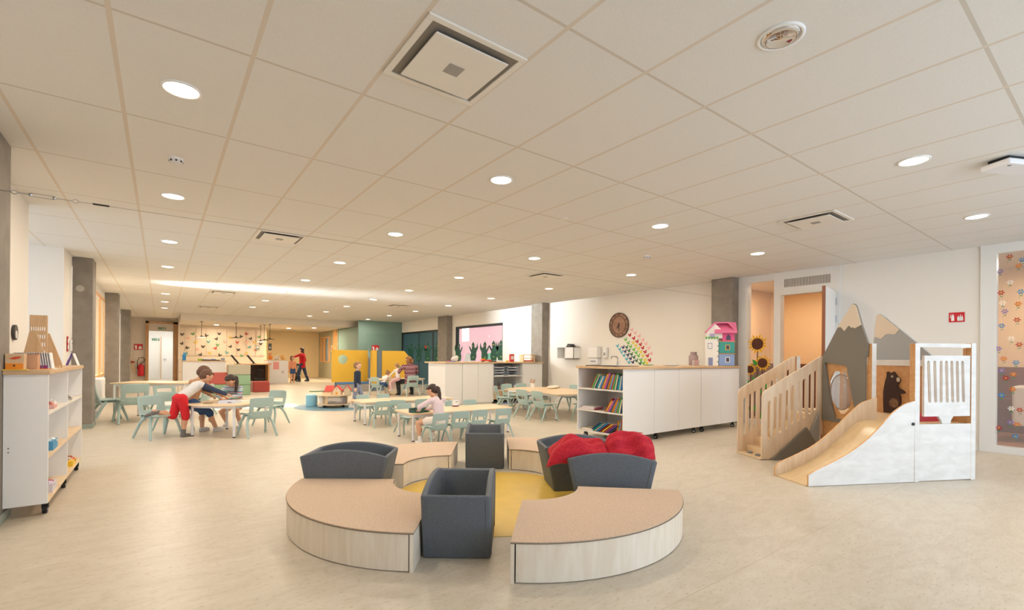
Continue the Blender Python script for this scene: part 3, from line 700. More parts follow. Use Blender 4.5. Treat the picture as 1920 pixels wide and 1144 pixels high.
chair(7.18, 14.05, -12, .60, 'sage chair right of the seated woman')
# things on the tables
t = thing('puzzle_tin', 'open green and dark oval tin on the girl\'s table', 'box', (3.16, 6.60, .42), .1)
B().lathe([(0, 0), (.17, 0), (.17, .055), (.165, .055), (.165, .01), (0, .01)], 28).obj('body', two('leafy_print', '2F7A3C', '3B4A6B', 30, .5, 0), t).scale = (1, .62, 1)
B().lathe([(.172, .052), (.172, .058), (.163, .058)], 28).obj('rim', M('dark_slate', '2D3540', .5), t).scale = (1, .62, 1)
for i in range(5): B().box(-.03, -.02, 0, .03, .02, .006).obj('puzzle_piece', M('dark_slate'), t, loc=(-.09+.045*i, .01*(-1)**i, .03+.004*i), rot=(.1*i, .1, i))
t = thing('milk_cup', 'white carton standing on the table behind the girl\'s right shoulder', 'carton', (4.02, 7.0, .42))
B().box(-.045, -.035, 0, .045, .035, .10).obj('body', WHITE, t, bevel=.004); B().box(-.046, -.036, .0, .046, .036, .02).obj('label_band', M('maroon', '5B1F33', .5), t)
B().box(-.02, -.036, .08, .02, -.035, .09).obj('print', M('maroon'), t)
t = thing('paper_tray', 'flat white cardboard tray of papers on the rounded table', 'box', (.88, 8.66, .505), -.64)
B().box(-.13, -.09, 0, .13, .09, .005).box(-.13, -.09, .005, -.125, .09, .04).box(.125, -.09, .005, .13, .09, .04).box(-.125, -.09, .005, .125, -.085, .04).box(-.125, .085, .005, .125, .09, .04).obj('tray', M('bluish_white_card', 'DDE3F2', .7), t)
B().box(-.10, -.07, .006, .10, .07, .03).obj('papers', M('paper', 'F4F3F0', .8), t)
B().box(.02, -.0915, .012, .08, -.0905, .022).obj('print', M('maroon'), t)
t = tag(B().box(-.06, -.045, 0, .06, .045, .006).obj('small_notebook', M('grey_card', '7D7468', .7), loc=(.60, 8.76, .505), rot=(0, 0, -.5)), 'small dark flat notebook at the left edge of the rounded table', 'notebook')
tag(B().box(-.07, -.05, 0, .07, .05, .003).obj('paper_sheet', M('paper'), loc=(1.12, 8.95, .505), rot=(0, 0, -.3)), 'white sheet in front of the striped-sweater girl\'s hands', 'paper')
t = thing('pencil_pot', 'white pot full of pencils on the low table before the cabinets', 'pencil holder', (7.05, 8.65, .535))
B().lathe([(0, 0), (.045, 0), (.05, .12), (.045, .12), (.042, .01), (0, .01)], 20).obj('pot', WHITE, t)
for i in range(12):
    a = i*2.4; c = ['C0392B', 'E8B84B', '8A5A3C', 'D98D6A', 'D8C7B0', '9C4A3A'][i % 6]
    B().frust((.02*math.cos(a), .02*math.sin(a), .012), (.06*math.cos(a), .06*math.sin(a), .20+.02*math.sin(i*3)), .004, .004, 6).obj('pencil', M('pencil_'+c, c, .5), t)
t = thing('folded_cloth', 'heap of cream cloth at the far side of the pencil pot table', 'cloth', (7.45, 8.35, .535), .4)
b = B()
for i in range(5): b.ball((-.16+.08*i, .02*math.sin(i*2), .028+.010*math.sin(i*3)), (.09, .11, .035), 14, 8)
b.obj('folds', M('cream_cloth', 'EFE3CF', .9), t, smooth=True)
# ================================================================ CABINETS
WL = WHITE
def caster(parent, x, y, r=.035, rz=0):
    c = B().frust((-.014, 0, r), (.014, 0, r), r, r, 16).obj('caster', BLACK, parent, loc=(x, y, 0), rot=(0, 0, rz))
    B().frust((-.018, 0, r), (.018, 0, r), r*.55, r*.55, 12).obj('wheel_hub', MET, c)
    B().box(-.02, -.02, r*1.2, .02, .02, .098).obj('bracket', BLACK, c)
    return c
# left toy shelf
t = thing('toy_shelf', 'white open toy shelf on wheels at the left edge of the room', 'shelf unit', (-.945, 5.10, 0), 0)
D, Lh = .245, 1.96
B().box(0, 0, .10, D, .02, 1.105).obj('side_panel', WL, t, bevel=.002); B().box(0, Lh-.02, .10, D, Lh, 1.105).obj('side_panel', WL, t, bevel=.002); B().box(0, .97, .12, D-.002, .99, 1.105).obj('middle_panel', WL, t, bevel=.002)
B().box(0, .02, .10, .012, Lh-.02, 1.105).obj('back_panel', WL, t)
for z in (.10, .445, .785): B().box(.012, .02, z, D, Lh-.02, z+.022).obj('shelf', BIRCHW if z > .7 else BIRCH, t, bevel=.002)
B().box(.0, -.02, 1.105, D+.01, Lh+.02, 1.14).obj('worktop', OAK, t, bevel=.003)
for y in (.12, 1.0, 1.84): caster(t, D-.03, y)
for z in (.52, .55): B().frust((.03, -.002, z), (.03, .002, z), .006, .006, 10).obj('screw_cap', MET, t)
sx = -.945
def simple(name, label, cat, loc, parts, rz=0, group=None):
    t = thing(name, label, cat, loc, rz, group)
    for nm, b, m in parts: b.obj(nm, m, t, bevel=0)
    return t
simple('fox_box', 'wooden box with an orange drawer and red bird picture, on the toy shelf', 'box', (sx+.055, 5.17, 1.14), [('body', B().box(-.05, -.05, 0, .05, .05, .125), wood('box_wood', 'D7B58C', 'E2C29C')), ('drawer', B().box(-.047, -.056, .003, .047, -.048, .05), M('orange', 'F0932B', .5)), ('knob', B().ball((0, -.058, .034), .006, 8, 6), BLACK), ('bird_picture', B().prism([(-.03, .085), (.0, .10), (.035, .105), (.03, .09), (.0, .08)], -.053, -.05), M('bird_red', 'D9542B', .6))])
simple('craft_box', 'tan cardboard box behind the box with the orange drawer', 'box', (sx+.075, 5.30, 1.14), [('body', B().box(-.085, -.05, 0, .085, .05, .12), M('tan_card', 'CFA27F', .8)), ('lid_edge', B().box(-.087, -.052, .112, .087, .052, .122), M('tan_card2', 'C0926F', .8))])
t = thing('paper_rack', 'white rack full of thin white magazines on the toy shelf', 'magazine rack', (sx+.115, 5.48, 1.14))
for i in range(15): B().prism([(-.105+i*.0145, .006), (-.096+i*.0145, .006), (-.112+i*.0145, .13), (-.119+i*.0145, .13)], -.06, .06, 'y').obj('divider', M('paper'), t)
B().box(-.11, -.065, .0, .12, .065, .006).obj('base', WHITE, t); B().box(-.125, -.062, .13, .09, .062, .134).obj('top_sheet', M('paper'), t)
B().prism([(.012, .0), (.022, .0), (.030, .13), (.022, .13)], -.085, -.066, 'y').obj('red_folder', M('brick_red', '8C3B2C', .6), t)
simple('purple_cubes', 'small purple cubes in front of the white rack', 'toy', (sx+.17, 5.38, 1.14), [('cube', B().box(-.03, -.012, 0, -.006, .012, .03).box(.004, -.012, 0, .028, .012, .03), M('purple', '8E2F7C', .5))])
simple('orange_ruler', 'flat orange strip lying on the toy shelf edge', 'ruler', (sx+.16, 5.33, 1.14), [('strip', B().box(-.07, -.012, 0, .07, .012, .005), M('orange'))])
simple('yellow_pad', 'yellow pad lying at the near corner of the toy shelf', 'pad', (sx+.08, 5.10, 1.14), [('pad', B().box(-.09, -.03, 0, .05, .03, .006), M('yellow_pad', 'EFC64A', .6))])
# wooden marble-run tower with holes: triangle sides and a perforated board
t = thing('wooden_peg_tower', 'tall wooden board with rows of oval holes between two wooden triangles', 'wooden toy', (sx+.085, 5.92, 1.14))
pw = wood('peg_wood', 'D8B184', 'E4C29A', (8, 8, 1))
hb = B(); hh = .47
hb.box(-.10, 0, 0, -.085, .014, hh).box(.085, 0, 0, .10, .014, hh)
zb = [0]
for z in (.12, .19, .26, .33): hb.box(-.085, 0, zb[-1], .085, .014, z); zb.append(z+.034)
hb.box(-.085, 0, zb[-1], .085, .014, hh)
for z in (.12, .19, .26, .33):
    for i in range(7): hb.box(-.085+.0243*i+.018-.006, 0, z, -.085+.0243*i+.018+.006, .014, z+.034)
pb = hb.obj('perforated_board', pw, t); pb.scale = (.58, 1, 1); pb.location = (-.02, 0, 0)
B().prism([(-.12, 0), (.035, 0), (.035, .12), (-.02, .31), (-.045, .32), (-.065, .31)], -.10, -.085, 'y').obj('triangle_side', pw, t)
B().prism([(.03, 0), (.135, 0), (.125, .05), (.045, .31), (.03, .31)], .05, .065, 'y').obj('triangle_side', pw, t)
B().box(.06, -.03, 0, .12, .04, .02).obj('foot_block', pw, t)
simple('storybook', 'purple and blue standing book at the far end of the toy shelf', 'book', (sx+.195, 7.0, 1.14), [('cover', B().prism([(-.07, 0), (-.03, .13), (-.024, .13), (-.064, 0)], -.06, .06), M('violet_cover', '5B3FA8', .5)), ('pages', B().prism([(.03, 0), (-.01, .13), (-.02, .13), (.02, 0)], -.06, .06), M('paper')), ('picture', B().prism([(-.073, .005), (-.055, .065), (-.052, .065), (-.07, .005)], -.05, .05), M('magenta_print', 'C44FA0', .5))])
# wall decoration: mirror picture, signs by column
simple('oval_picture', 'small dark oval penguin picture on the left wall', 'picture', (-1.155, 6.6, 1.47), [('frame', B().frust((0, 0, 0), (.02, 0, 0), .075, .075, 24), M('oval_dark', '3F3A38', .5)), ('figure', B().frust((.02, .0, -.02), (.022, .0, -.02), .04, .04, 16), M('off_white'))])
simple('light_switch', 'white light switch on the near left column', 'switch', (-.963, 4.98, 1.40), [('plate', B().box(0, -.04, -.06, .012, .04, .06), WHITE), ('button', B().box(.012, -.025, -.035, .016, .025, .035), WHITE)])
simple('fire_alarm_button', 'red fire alarm sign beside the white thermostat', 'sign', (-1.193, 10.25, 1.42), [('plate', B().box(0, -.05, -.12, .006, .05, .12), M('fire_red', 'CF1F2C', .5)), ('symbol', B().box(.006, -.03, .02, .008, .03, .08).box(.006, -.03, -.08, .008, .03, -.02), MATS['sign_white'])])
simple('thermostat', 'white thermostat next to the tall concrete column', 'thermostat', (-1.193, 10.55, 1.40), [('body', B().box(0, -.04, -.09, .02, .04, .09), WHITE), ('display', B().box(.02, -.02, .02, .022, .02, .05), M('grey_lcd', '8C948F', .3))])
simple('pinboard', 'small mauve board on the near left wall above the toy shelf', 'board', (-1.155, 5.75, 1.34), [('panel', B().box(0, -.22, -.12, .01, .22, .12), M('mauve_grey', 'A68F88', .7)), ('edge', B().box(0, -.225, .12, .014, .225, .128), M('mauve_grey2', '8F7A74', .7))])
# items on the toy shelf boards
def toybox(y, z, cols, label, w=.10, h=.09):
    t = thing('toy_bin', label, 'toy', (sx+.165, y, z)); rnd = random.Random(int(y*100+z*10))
    B().box(-.06, -w/2, 0, .07, w/2, h*.45).obj('tray', M('tray_'+cols[0], cols[0], .5), t)
    for i, c in enumerate(cols[1:]*2):
        a = rnd.uniform(-.03, .03); q = rnd.uniform(-w*.3, w*.3)
        B().box(-.02, -.02, 0, .02, .02, .03+.02*rnd.random()).obj('block', M('toy_'+c, c, .5), t, loc=(a+.01, q, h*.3), rot=(rnd.random(), rnd.random()*.5, rnd.random()*3))
toybox(5.50, .807, ['E9B6AE', 'F4F0EC', 'C9766B'], 'pink and white box on the top board of the toy shelf', .16, .07)
toybox(5.50, .467, ['4E9CC8', 'DFE7EC', '203040', 'E8E8E8'], 'blue box with white paper rolls on the middle board of the toy shelf', .22, .16)
toybox(5.48, .122, ['D8D3DC', 'C9B7D8', 'B03A3A', '5E9AA0'], 'pale bag of plastic toys on the bottom left board of the toy shelf', .2, .16)
toybox(6.62, .122, ['F2C531', 'C8502E', 'F4E9D0', '2F63A8', 'B5703A'], 'yellow crate of play food on the bottom right board of the toy shelf', .24, .12)
toybox(6.40, .807, ['B7ADA4', '8E8A87'], 'tiny grey toy on the top right board of the toy shelf', .05, .05)
# bookshelf cabinet (wheeled island)
X0, X1, Y0, Y1 = 5.40, 8.66, 4.53, 5.48
def carcass(x0, x1, label, shelf=False):
    t = thing('wheeled_cabinet', label, 'cabinet', (x0, Y0, 0), 0, None if shelf else 'white cabinets of the island'); w, d = x1-x0, Y1-Y0
    if shelf:
        B().box(0, 0, .10, w, .02, 1.10).obj('side_panel', WL, t, bevel=.002); B().box(0, d-.02, .10, w, d, 1.10).obj('side_panel', WL, t, bevel=.002)
        B().box(w-.03, .02, .10, w, d-.02, 1.10).obj('back_panel', WL, t)
        for z in (.10, .425, .765): B().box(0, .02, z, w-.03, d-.02, z+.022).obj('shelf', BIRCHW, t, bevel=.002)
    else:
        B().box(0, .022, .10, w, d, 1.10).obj('body', WL, t, bevel=.002)
        B().box(.002, 0, .105, w/2-.002, .019, 1.09).obj('door', WL, t, bevel=.003)
        B().box(w/2+.002, 0, .105, w-.002, .019, 1.09).obj('door', WL, t, bevel=.003)
    for x in (.12, w-.12):
        for y in (.06, d-.08): caster(t, x, y, rz=.5*x)
    return t
carcass(5.40, 6.12, 'white open bookshelf end of the island full of picture books', True)
carcass(6.125, 7.40, 'white double-door cabinet next to the bookshelf')
carcass(7.405, X1, 'white double-door cabinet at the right end of the island under the dollhouse')
t = thing('island_worktop', 'long oak worktop over the bookshelf and white cabinets', 'worktop', (5.38, 4.51, 1.10)); B().box(0, 0, 0, 3.30, .99, .035).obj('board', OAK, t, bevel=.003)
# books
BC = ['2E86C1', 'C0392B', 'E8B530', '3A9D5D', '8E5AA8', '1F4E79', 'E67E22', 'D9D4C9', '5DADE2', 'A93226', '7BB661', 'D35D8C', 'F0E2B6', '34495E', '17A2A2', 'B8860B']
def book(x, y, z, dy, hh, dep, lean, col, label, shelf):
    t = thing('picture_book', label, 'book', (x, y, z), 0, 'picture books on the '+shelf+' shelf')
    t.rotation_euler = (lean, 0, 0)
    m = M('cover_'+col, col, .4)
    B().box(0, 0, 0, dep, .0022, hh).box(0, dy-.0022, 0, dep, dy, hh).box(0, 0, 0, .002, dy, hh).obj('cover', m, t)
    B().box(.003, .0023, .003, dep-.004, dy-.0023, hh-.003).obj('pages', M('paper'), t)
for si, (z, n, y0, ln, nm) in enumerate(((.787, 20, 5.30, .52, 'top'), (.447, 10, 4.98, .45, 'middle'), (.122, 9, 4.92, .5, 'bottom'))):
    rnd = random.Random(si+11); y = 4.58; k = 0
    items = []; y = 4.60
    while k < (24, 13, 14)[si] and y < (5.32, 5.06, 5.28)[si]:
        if si == 2 and k == 5: y += .13
        dy = rnd.uniform(*((.012, .031), (.012, .030), (.009, .024))[si]); ln_ = (.16+.02*k, .20+.04*k, (.20 if k < 5 else .98))[si]; ln_ = min(ln_, (.50, .62, .98)[si])
        items.append((y, dy, ln_)); y += dy/math.cos(ln_)+.003+(.02 if si == 2 and k >= 5 else 0); k += 1
    N = len(items)
    for i, (yy, dy, ln_) in enumerate(items):
        hh = rnd.uniform(.20, .26); lean = ln_; c = BC[(i*7+si*5) % 16]
        pos = N-i
        book(5.43, yy, z+.002, dy, hh, .20, lean, c, f'leaning picture book, {ORD[pos-1]} from the left among the standing books on the {nm} shelf', nm)
def flatbook(y, z, w, th, col, label, tilt=0, x=5.43):
    t = thing('picture_book', label, 'book', (x, y, z)); t.rotation_euler = (tilt, 0, .1)
    B().box(0, 0, 0, .22, w, th).obj('cover', M('cover_'+col, col, .4), t)
    B().box(-.001, .004, .002, .21, w-.008, th-.002).obj('pages', M('paper'), t)
for i, (y, z, c) in enumerate(((5.13, .449, 'C0392B'), (5.15, .461, 'D9D4C9'), (5.12, .473, 'D35D8C'), (5.14, .485, 'D9D4C9'))): flatbook(y, z, .30-.02*i, .011, c, f'flat book, {ORD[i]} from the bottom of the loose pile on the middle shelf')
for i, (y, z, c) in enumerate(((5.16, .124, 'A93226'), (5.17, .137, 'F0E2B6'))): flatbook(y, z, .24-.02*i, .012, c, f'flat magazine, {ORD[i]} from the bottom of the slumped pile on the bottom shelf', .0)
# sink, tap, tablet stand etc. on the island
t = thing('black_tray', 'black tray lying on the bookshelf end of the worktop', 'tray', (5.70, 5.05, 1.135)); B().box(-.25, -.33, 0, .28, .30, .008).obj('plate', BLACK, t); B().box(-.25, -.33, .008, -.24, .30, .014).obj('rim', BLACK, t)
t = thing('water_tap', 'grey swivel tap over the worktop left of the butterflies', 'tap', (6.25, 5.38, 1.135))
B().cyl(0, 0, 0, .05, .018).obj('base', MET, t); B().tube([Vector(p) for p in ((0, 0, .04), (0, 0, .13), (-.03, 0, .155), (-.14, 0, .155), (-.16, 0, .12))], .011, 8).obj('spout', MET, t, smooth=True); B().frust((0, 0, .05), (.06, 0, .075), .006, .006, 8).obj('lever', MET, t)
t = thing('white_plate', 'shallow white dish on the middle of the worktop', 'dish', (7.15, 4.95, 1.135)); B().lathe([(0, .004), (.09, .004), (.14, .022), (.145, .024), (.09, 0), (0, 0)], 28).obj('dish', WHITE, t, smooth=True)
for i, (x, y, c, lb) in enumerate(((7.78, 4.85, '7A3B45', 'patterned maroon cup on the worktop left of the dollhouse'), (7.86, 4.95, 'A9B7C8', 'patterned grey-blue cup beside the maroon one'))):
    t = thing('patterned_cup', lb, 'cup', (x, y, 1.135)); B().lathe([(0, 0), (.035, 0), (.04, .10), (.036, .10), (.03, .01), (0, .01)], 20).obj('body', stripes('cup_pattern_%d' % i, [c, 'F0EBE4', c, 'D9A0A0'], 'Z', 40), t); B().tube([Vector(p) for p in ((.038, 0, .08), (.06, 0, .07), (.06, 0, .04), (.038, 0, .03))], .004, 6).obj('handle', WHITE, t)
t = thing('mauve_bottle', 'translucent mauve storage jar between the cups and the dollhouse', 'jar', (8.35, 5.28, 1.135)); B().lathe([(0, 0), (.085, 0), (.09, .17), (.07, .20), (.0, .20)], 24).obj('jar', M('mauve_clear', 'B79A9C', .2, alpha=.6), t, smooth=True); B().cyl(0, 0, .20, .26, .06).obj('lid', M('mauve_lid', 'A78F92', .5), t)
tag(B().box(-.10, -.03, 0, .10, .03, .012).obj('green_leaf_strip', M('leaf_green', '2E8B4A', .6), loc=(7.05, 5.35, 1.135)), 'thin green strip lying behind the worktop edge under the butterflies', 'decoration')
# dollhouse
t = thing('dollhouse', 'tall dollhouse with pink roof and white castle tower on the worktop end', 'toy house', (8.30, 4.80, 1.135), -.95); t.scale = (1.08, 1.08, 1.08)
PK = M('doll_pink', 'D9568B', .5); WD = M('doll_white', 'F2EEE6', .5); TL = M('doll_teal', '3F9E96', .5); BLh = M('doll_blue', '8FA9D6', .5); YL = M('doll_yellow', 'E6B93C', .5); LIL = M('doll_lilac', 'B7A6CE', .5); ORG = M('doll_wood', 'D9A15E', .5)
B().box(-.16, -.12, 0, .04, .06, .47).obj('castle_tower', WD, t, bevel=.003)
b = B()
for i in range(5): b.box(-.165+.043*i, -.125, .455, -.14+.043*i, -.115, .50)
b.obj('battlement', M('doll_green', '6DB65B', .6), t)
B().box(-.13, -.124, .29, -.06, -.119, .39).obj('tower_window', M('doll_window', '8C93B8', .5), t); B().box(-.12, -.124, .004, -.05, -.119, .14).obj('tower_door', M('doll_window'), t)
B().box(-.122, -.127, .30, -.068, -.1235, .38).obj('window_pane', WD, t)
b = B()
for z in (.06, .15, .24, .33, .42):
    for x in (.03,): b.box(x-.012, -.125, z, x+.012, -.119, z+.02)
b.obj('stone_marks', M('doll_stone', '9BA3A8', .6), t)
for z, m in ((0, BLh), (.21, TL)):
    B().box(.05, -.10, z+.008, .29, .14, z+.20).obj('storey', m, t)
    B().box(.045, -.11, z+.20, .30, .145, z+.21).obj('floor_board', ORG, t)
    w_ = B().box(.15, -.106, z+.06, .22, -.099, z+.15).obj('window_frame', YL if z else WD, t)
    B().box(.16, -.108, z+.07, .21, -.1055, z+.14).obj('pane', M('doll_dark', '4B4660', .4), w_)
B().box(-.14, -.10, .47, .10, .14, .60).obj('attic_wall', WD, t)
B().box(.10, -.10, .42, .29, .14, .58).obj('pink_storey', PK, t)
b = B().prism([(-.15, .59), (-.02, .73), (.10, .60)], -.10, .14, 'y').obj('gable', WD, t)
b = B().prism([(-.17, .58), (-.03, .735), (-.02, .745), (.20, .745), (.33, .575), (.31, .57), (.19, .725), (-.01, .725), (-.15, .575)], -.13, .16, 'y').obj('roof', M('doll_roof', 'E87BA2', .5), t)
B().prism([(.02, .748), (-.16, .562), (-.15, .552), (.18, .562), (.17, .575)], -.02, .325, 'x').obj('roof_slope', M('doll_roof'), t)
B().prism([(.16, .44), (.23, .44), (.23, .50), (.195, .54), (.16, .50)], -.104, -.099, 'y').obj('arched_window', M('doll_dark'), t)
B().box(-.10, -.104, .48, -.02, -.099, .55).obj('attic_window', LIL, t)
# middle cabinet row
Yc = 10.62
def cab(x0, x1, label, kind):
    w = x1-x0; t = thing('base_cabinet', label, 'cabinet', (x0, Yc, 0)); d = .95
    if kind == 'open':
        B().box(0, 0, .04, .02, d, 1.09).obj('side_panel', WL, t); B().box(w-.02, 0, .04, w, d, 1.09).obj('side_panel', WL, t)
        B().box(.02, d-.02, .04, w-.02, d, 1.09).obj('back_panel', WL, t)
        for z in (.34, .72): B().box(.02, .01, z, w-.02, d-.02, z+.02).obj('shelf', BIRCHW, t)
        B().box(.02, 0, .10, w-.02, .018, .34).obj('drawer_front', wood('drawer_plywood', 'BFA47E', 'CDB38E', (1, 3, 9)), t)
        B().box(.0, 0, .0, w, d, .04).obj('base', BLACK, t)
    else:
        B().box(0, .02, 0, w, d, 1.09).obj('body', WL, t)
        n = 2 if w > .9 else 1
        for i in range(n): B().box(w/n*i+.003, 0, .04, w/n*(i+1)-.003, .018, 1.085).obj('door', WL, t, bevel=.003)
    return t
cab(5.80, 6.30, 'narrow white cabinet at the left end of the cabinet row, behind the pale pink girl', 'x')
cab(6.305, 7.26, 'white two-door cabinet left of the open shelves in the cabinet row', 'x')
cab(7.265, 8.30, 'white open cabinet with plastic letter trays and pots', 'open')
cab(8.305, 9.02, 'white closed cabinet next to the concrete column, right end of the row', 'x')
tag(B().box(5.76, 10.58, 1.09, 9.03, 11.72, 1.125).obj('row_worktop', OAK, bevel=.003), 'oak worktop running over the middle white cabinet row', 'worktop')
for i in range(2):
    for k in range(4):
        t = thing('letter_tray', f'clear plastic letter tray, {ORD[k]} from the bottom of the {"left" if i == 0 else "right"} stack', 'tray', (7.52+i*.46, 10.85, .741+k*.072), 0, 'stacked clear letter trays')
        B().box(-.17, -.18, 0, .17, .15, .006).box(-.17, -.18, .006, -.164, .15, .06).box(.164, -.18, .006, .17, .15, .06).box(-.164, .144, .006, .164, .15, .06).obj('tray', M('smoky_clear', 'DCE6F0', .15, alpha=.6), t)
        B().box(-.15, -.16, .007, .15, .13, .022).obj('paper_stack', M('paper') if (i, k) != (1, 1) else M('dark_paper', '5D5A66', .7), t)
for i, (x, c, pc) in enumerate(((7.36, 'EFEDEA', '6E3B2E'), (7.56, '7A6257', '3E2B26'), (7.68, 'F0EFEC', '2B2B2B'), (7.83, 'F0EFEC', 'D98038'), (8.13, 'E8E6E2', '2D7DB3'))):
    t = thing('craft_pot', ['white pot at the left end of the lower open shelf', 'brown pot of dark brushes on the lower open shelf', 'white pot with black brush tips beside the brown one', 'white pot with orange pencils on the lower open shelf', 'white tub of blue and red pens at the right of the lower open shelf'][i], 'pot', (x, 10.78, .361), group='craft pots on the lower open shelf')
    B().lathe([(0, 0), (.04, 0), (.045, .11), (.04, .11), (.038, .01), (0, .01)], 16).obj('pot', M('pot_'+c, c, .5), t)
    for q in range(6): B().frust((0, 0, .02), (.035*math.cos(q), .035*math.sin(q), .16+.01*q), .004, .004, 6).obj('pencil', M('pencil_'+pc, pc, .5), t)
simple('drawing_sheet', 'blue and dark drawing sheet on the floor of the open cabinet', 'paper', (7.70, 10.40, .0), [('sheet', B().box(-.3, -.1, 0, .3, .08, .012), M('blue_print', '5F7FC4', .5)), ('dark_edge', B().box(.05, -.1, .012, .3, .08, .02), M('maroon'))])
simple('letter_rack', 'light wooden letter rack with red papers at the right end of the row worktop', 'rack', (8.72, 10.95, 1.125), [('frame', B().box(-.22, -.08, 0, -.19, .1, .22).box(.19, -.08, 0, .22, .1, .22).box(-.19, -.08, 0, .19, .1, .015).box(-.19, -.08, .20, .19, .1, .22).box(-.19, -.08, .10, .19, .1, .11), BIRCH), ('red_paper', B().box(-.16, -.07, .016, .16, .06, .05), M('red_paper', 'C8473A', .6)), ('white_paper', B().box(-.16, -.07, .112, .16, .06, .13), M('paper'))])
simple('card_box', 'upright red and white card box on the row worktop left of the wooden rack', 'box', (8.16, 10.98, 1.125), [('body', B().box(-.07, -.03, 0, .07, .03, .22), M('red_box', 'C3342F', .5)), ('picture', B().box(-.05, -.032, .07, .05, -.03, .17), M('off_white')), ('lid', B().box(-.07, -.03, .22, .07, .03, .235), M('off_white'))])
simple('yellow_block', 'small yellow block beside the red card box', 'block', (7.99, 10.95, 1.125), [('block', B().box(-.05, -.02, 0, .03, .02, .04), M('yellow_pad'))])
simple('toy_train', 'long low red and orange toy on the row worktop in front of the window', 'toy', (7.3, 10.95, 1.125), [('body', B().box(-.2, -.03, .02, .12, .03, .06), M('toy_red', 'D9482F', .5)), ('cab', B().box(-.2, -.03, .06, -.1, .03, .09), M('orange')), ('wheels', B().frust((-.15, -.035, .02), (-.15, .035, .02), .02, .02).frust((.07, -.035, .02), (.07, .035, .02), .02, .02).box(.14, -.03, 0, .28, .03, .03), BLACK)])
simple('paper_bird', 'white soft toy with blue and red bottom at the left end of the row worktop', 'soft toy', (6.25, 10.95, 1.125), [('body', B().ball((0, 0, .07), (.11, .06, .07)), M('off_white')), ('head', B().ball((.06, 0, .13), (.05, .04, .04)), M('off_white')), ('blanket', B().box(-.20, -.05, 0, .0, .05, .02), M('blue_print')), ('stripe', B().box(-.20, -.052, .02, -.14, .052, .035), M('toy_red'))])
# things on the right wall
t = thing('wall_shelf_box', 'small open white wall box with a black object on top', 'wall shelf', (9.3, 9.68, 1.23))
B().box(-.25, -.34, 0, -.0, -.325, .33).box(-.25, .325, 0, 0, .34, .33).box(-.25, -.34, 0, 0, .34, .015).box(-.25, -.34, .315, 0, .34, .33).box(-.25, -.34, 0, -.24, .0, .33).obj('box', WHITE, t)
simple('black_gadget', 'black corded phone on top of the small white wall box', 'phone', (9.17, 9.6, 1.56), [('base', B().box(-.08, -.12, 0, .08, .08, .04), BLACK), ('handset', B().cap((0, -.14, .06), (0, .10, .07), .02, .02), BLACK)])
t = thing('towel_dispenser', 'white paper towel dispenser on the wall above the worktop', 'dispenser', (9.3, 8.73, 1.10))
B().box(-.16, -.17, .16, 0, .17, .46).obj('housing', WHITE, t, bevel=.02, seg=3); B().box(-.13, -.15, 0, 0, .15, .15).obj('lower_box', M('device_white'), t, bevel=.01); B().box(-.134, -.09, .05, -.129, .09, .09).obj('slot', M('grey_slot', '9A9A9A', .5), t)
t = thing('soap_dispenser', 'narrow white soap dispenser right of the paper towel dispenser', 'dispenser', (9.3, 8.37, 1.27))
B().box(-.09, -.055, 0, 0, .055, .27).obj('housing', WHITE, t, bevel=.015, seg=3); B().box(-.095, -.03, .05, -.089, .03, .13).obj('window', M('grey_slot'), t); B().cyl(-.05, 0, -.03, 0, .012).obj('nozzle', MET, t)
# clock
t = thing('wall_clock', 'round brown wooden clock with roman numerals on the right wall', 'clock', (9.302, 7.96, 2.095)); t.rotation_euler = (0, -PI/2, 0)
Rc = .31
B().lathe([(0, 0), (Rc, 0), (Rc, .02), (0, .02)], 48).obj('face', wood('clock_wood', '8E6650', 'A27A60', (6, 1, 6)), t)
def ring(r0, r1, z0, z1, n=48): return B().lathe([(r0, z0), (r1, z0), (r1, z1), (r0, z1), (r0, z0)], n)
CB = M('clock_dark', '3A2A24', .6)
ring(Rc-.012, Rc+.004, .018, .03).obj('outer_rim', CB, t); ring(.215, .225, .02, .025).obj('inner_ring', CB, t)
for i, s in enumerate(['XII', 'I', 'II', 'III', 'IIII', 'V', 'VI', 'VII', 'VIII', 'IX', 'X', 'XI']):
    a = 2*PI*i/12
    # face plane: local X axis is up on the wall, local Y runs along the wall to the left of the viewer
    text(s, .105, CB, 'numeral', t, (.262*math.cos(a), -.262*math.sin(a), .021), (0, 0, -PI/2-a))
for L_, a, w_, nm in ((.12, math.radians(218), .012, 'hour_hand'), (.17, math.radians(175), .008, 'minute_hand')):
    d = Vector((math.cos(a), -math.sin(a), 0)); n_ = Vector((-d.y, d.x, 0))*w_
    p = [(-d*.05+n_*.6), (-d*.05-n_*.6), (d*L_*.6-n_*1.3), (d*L_), (d*L_*.6+n_*1.3)]
    B().prism([(q.x, q.y) for q in p], .024, .028, 'z').obj(nm, BLACK, t)
B().cyl(0, 0, .02, .034, .018).obj('hub', BLACK, t)
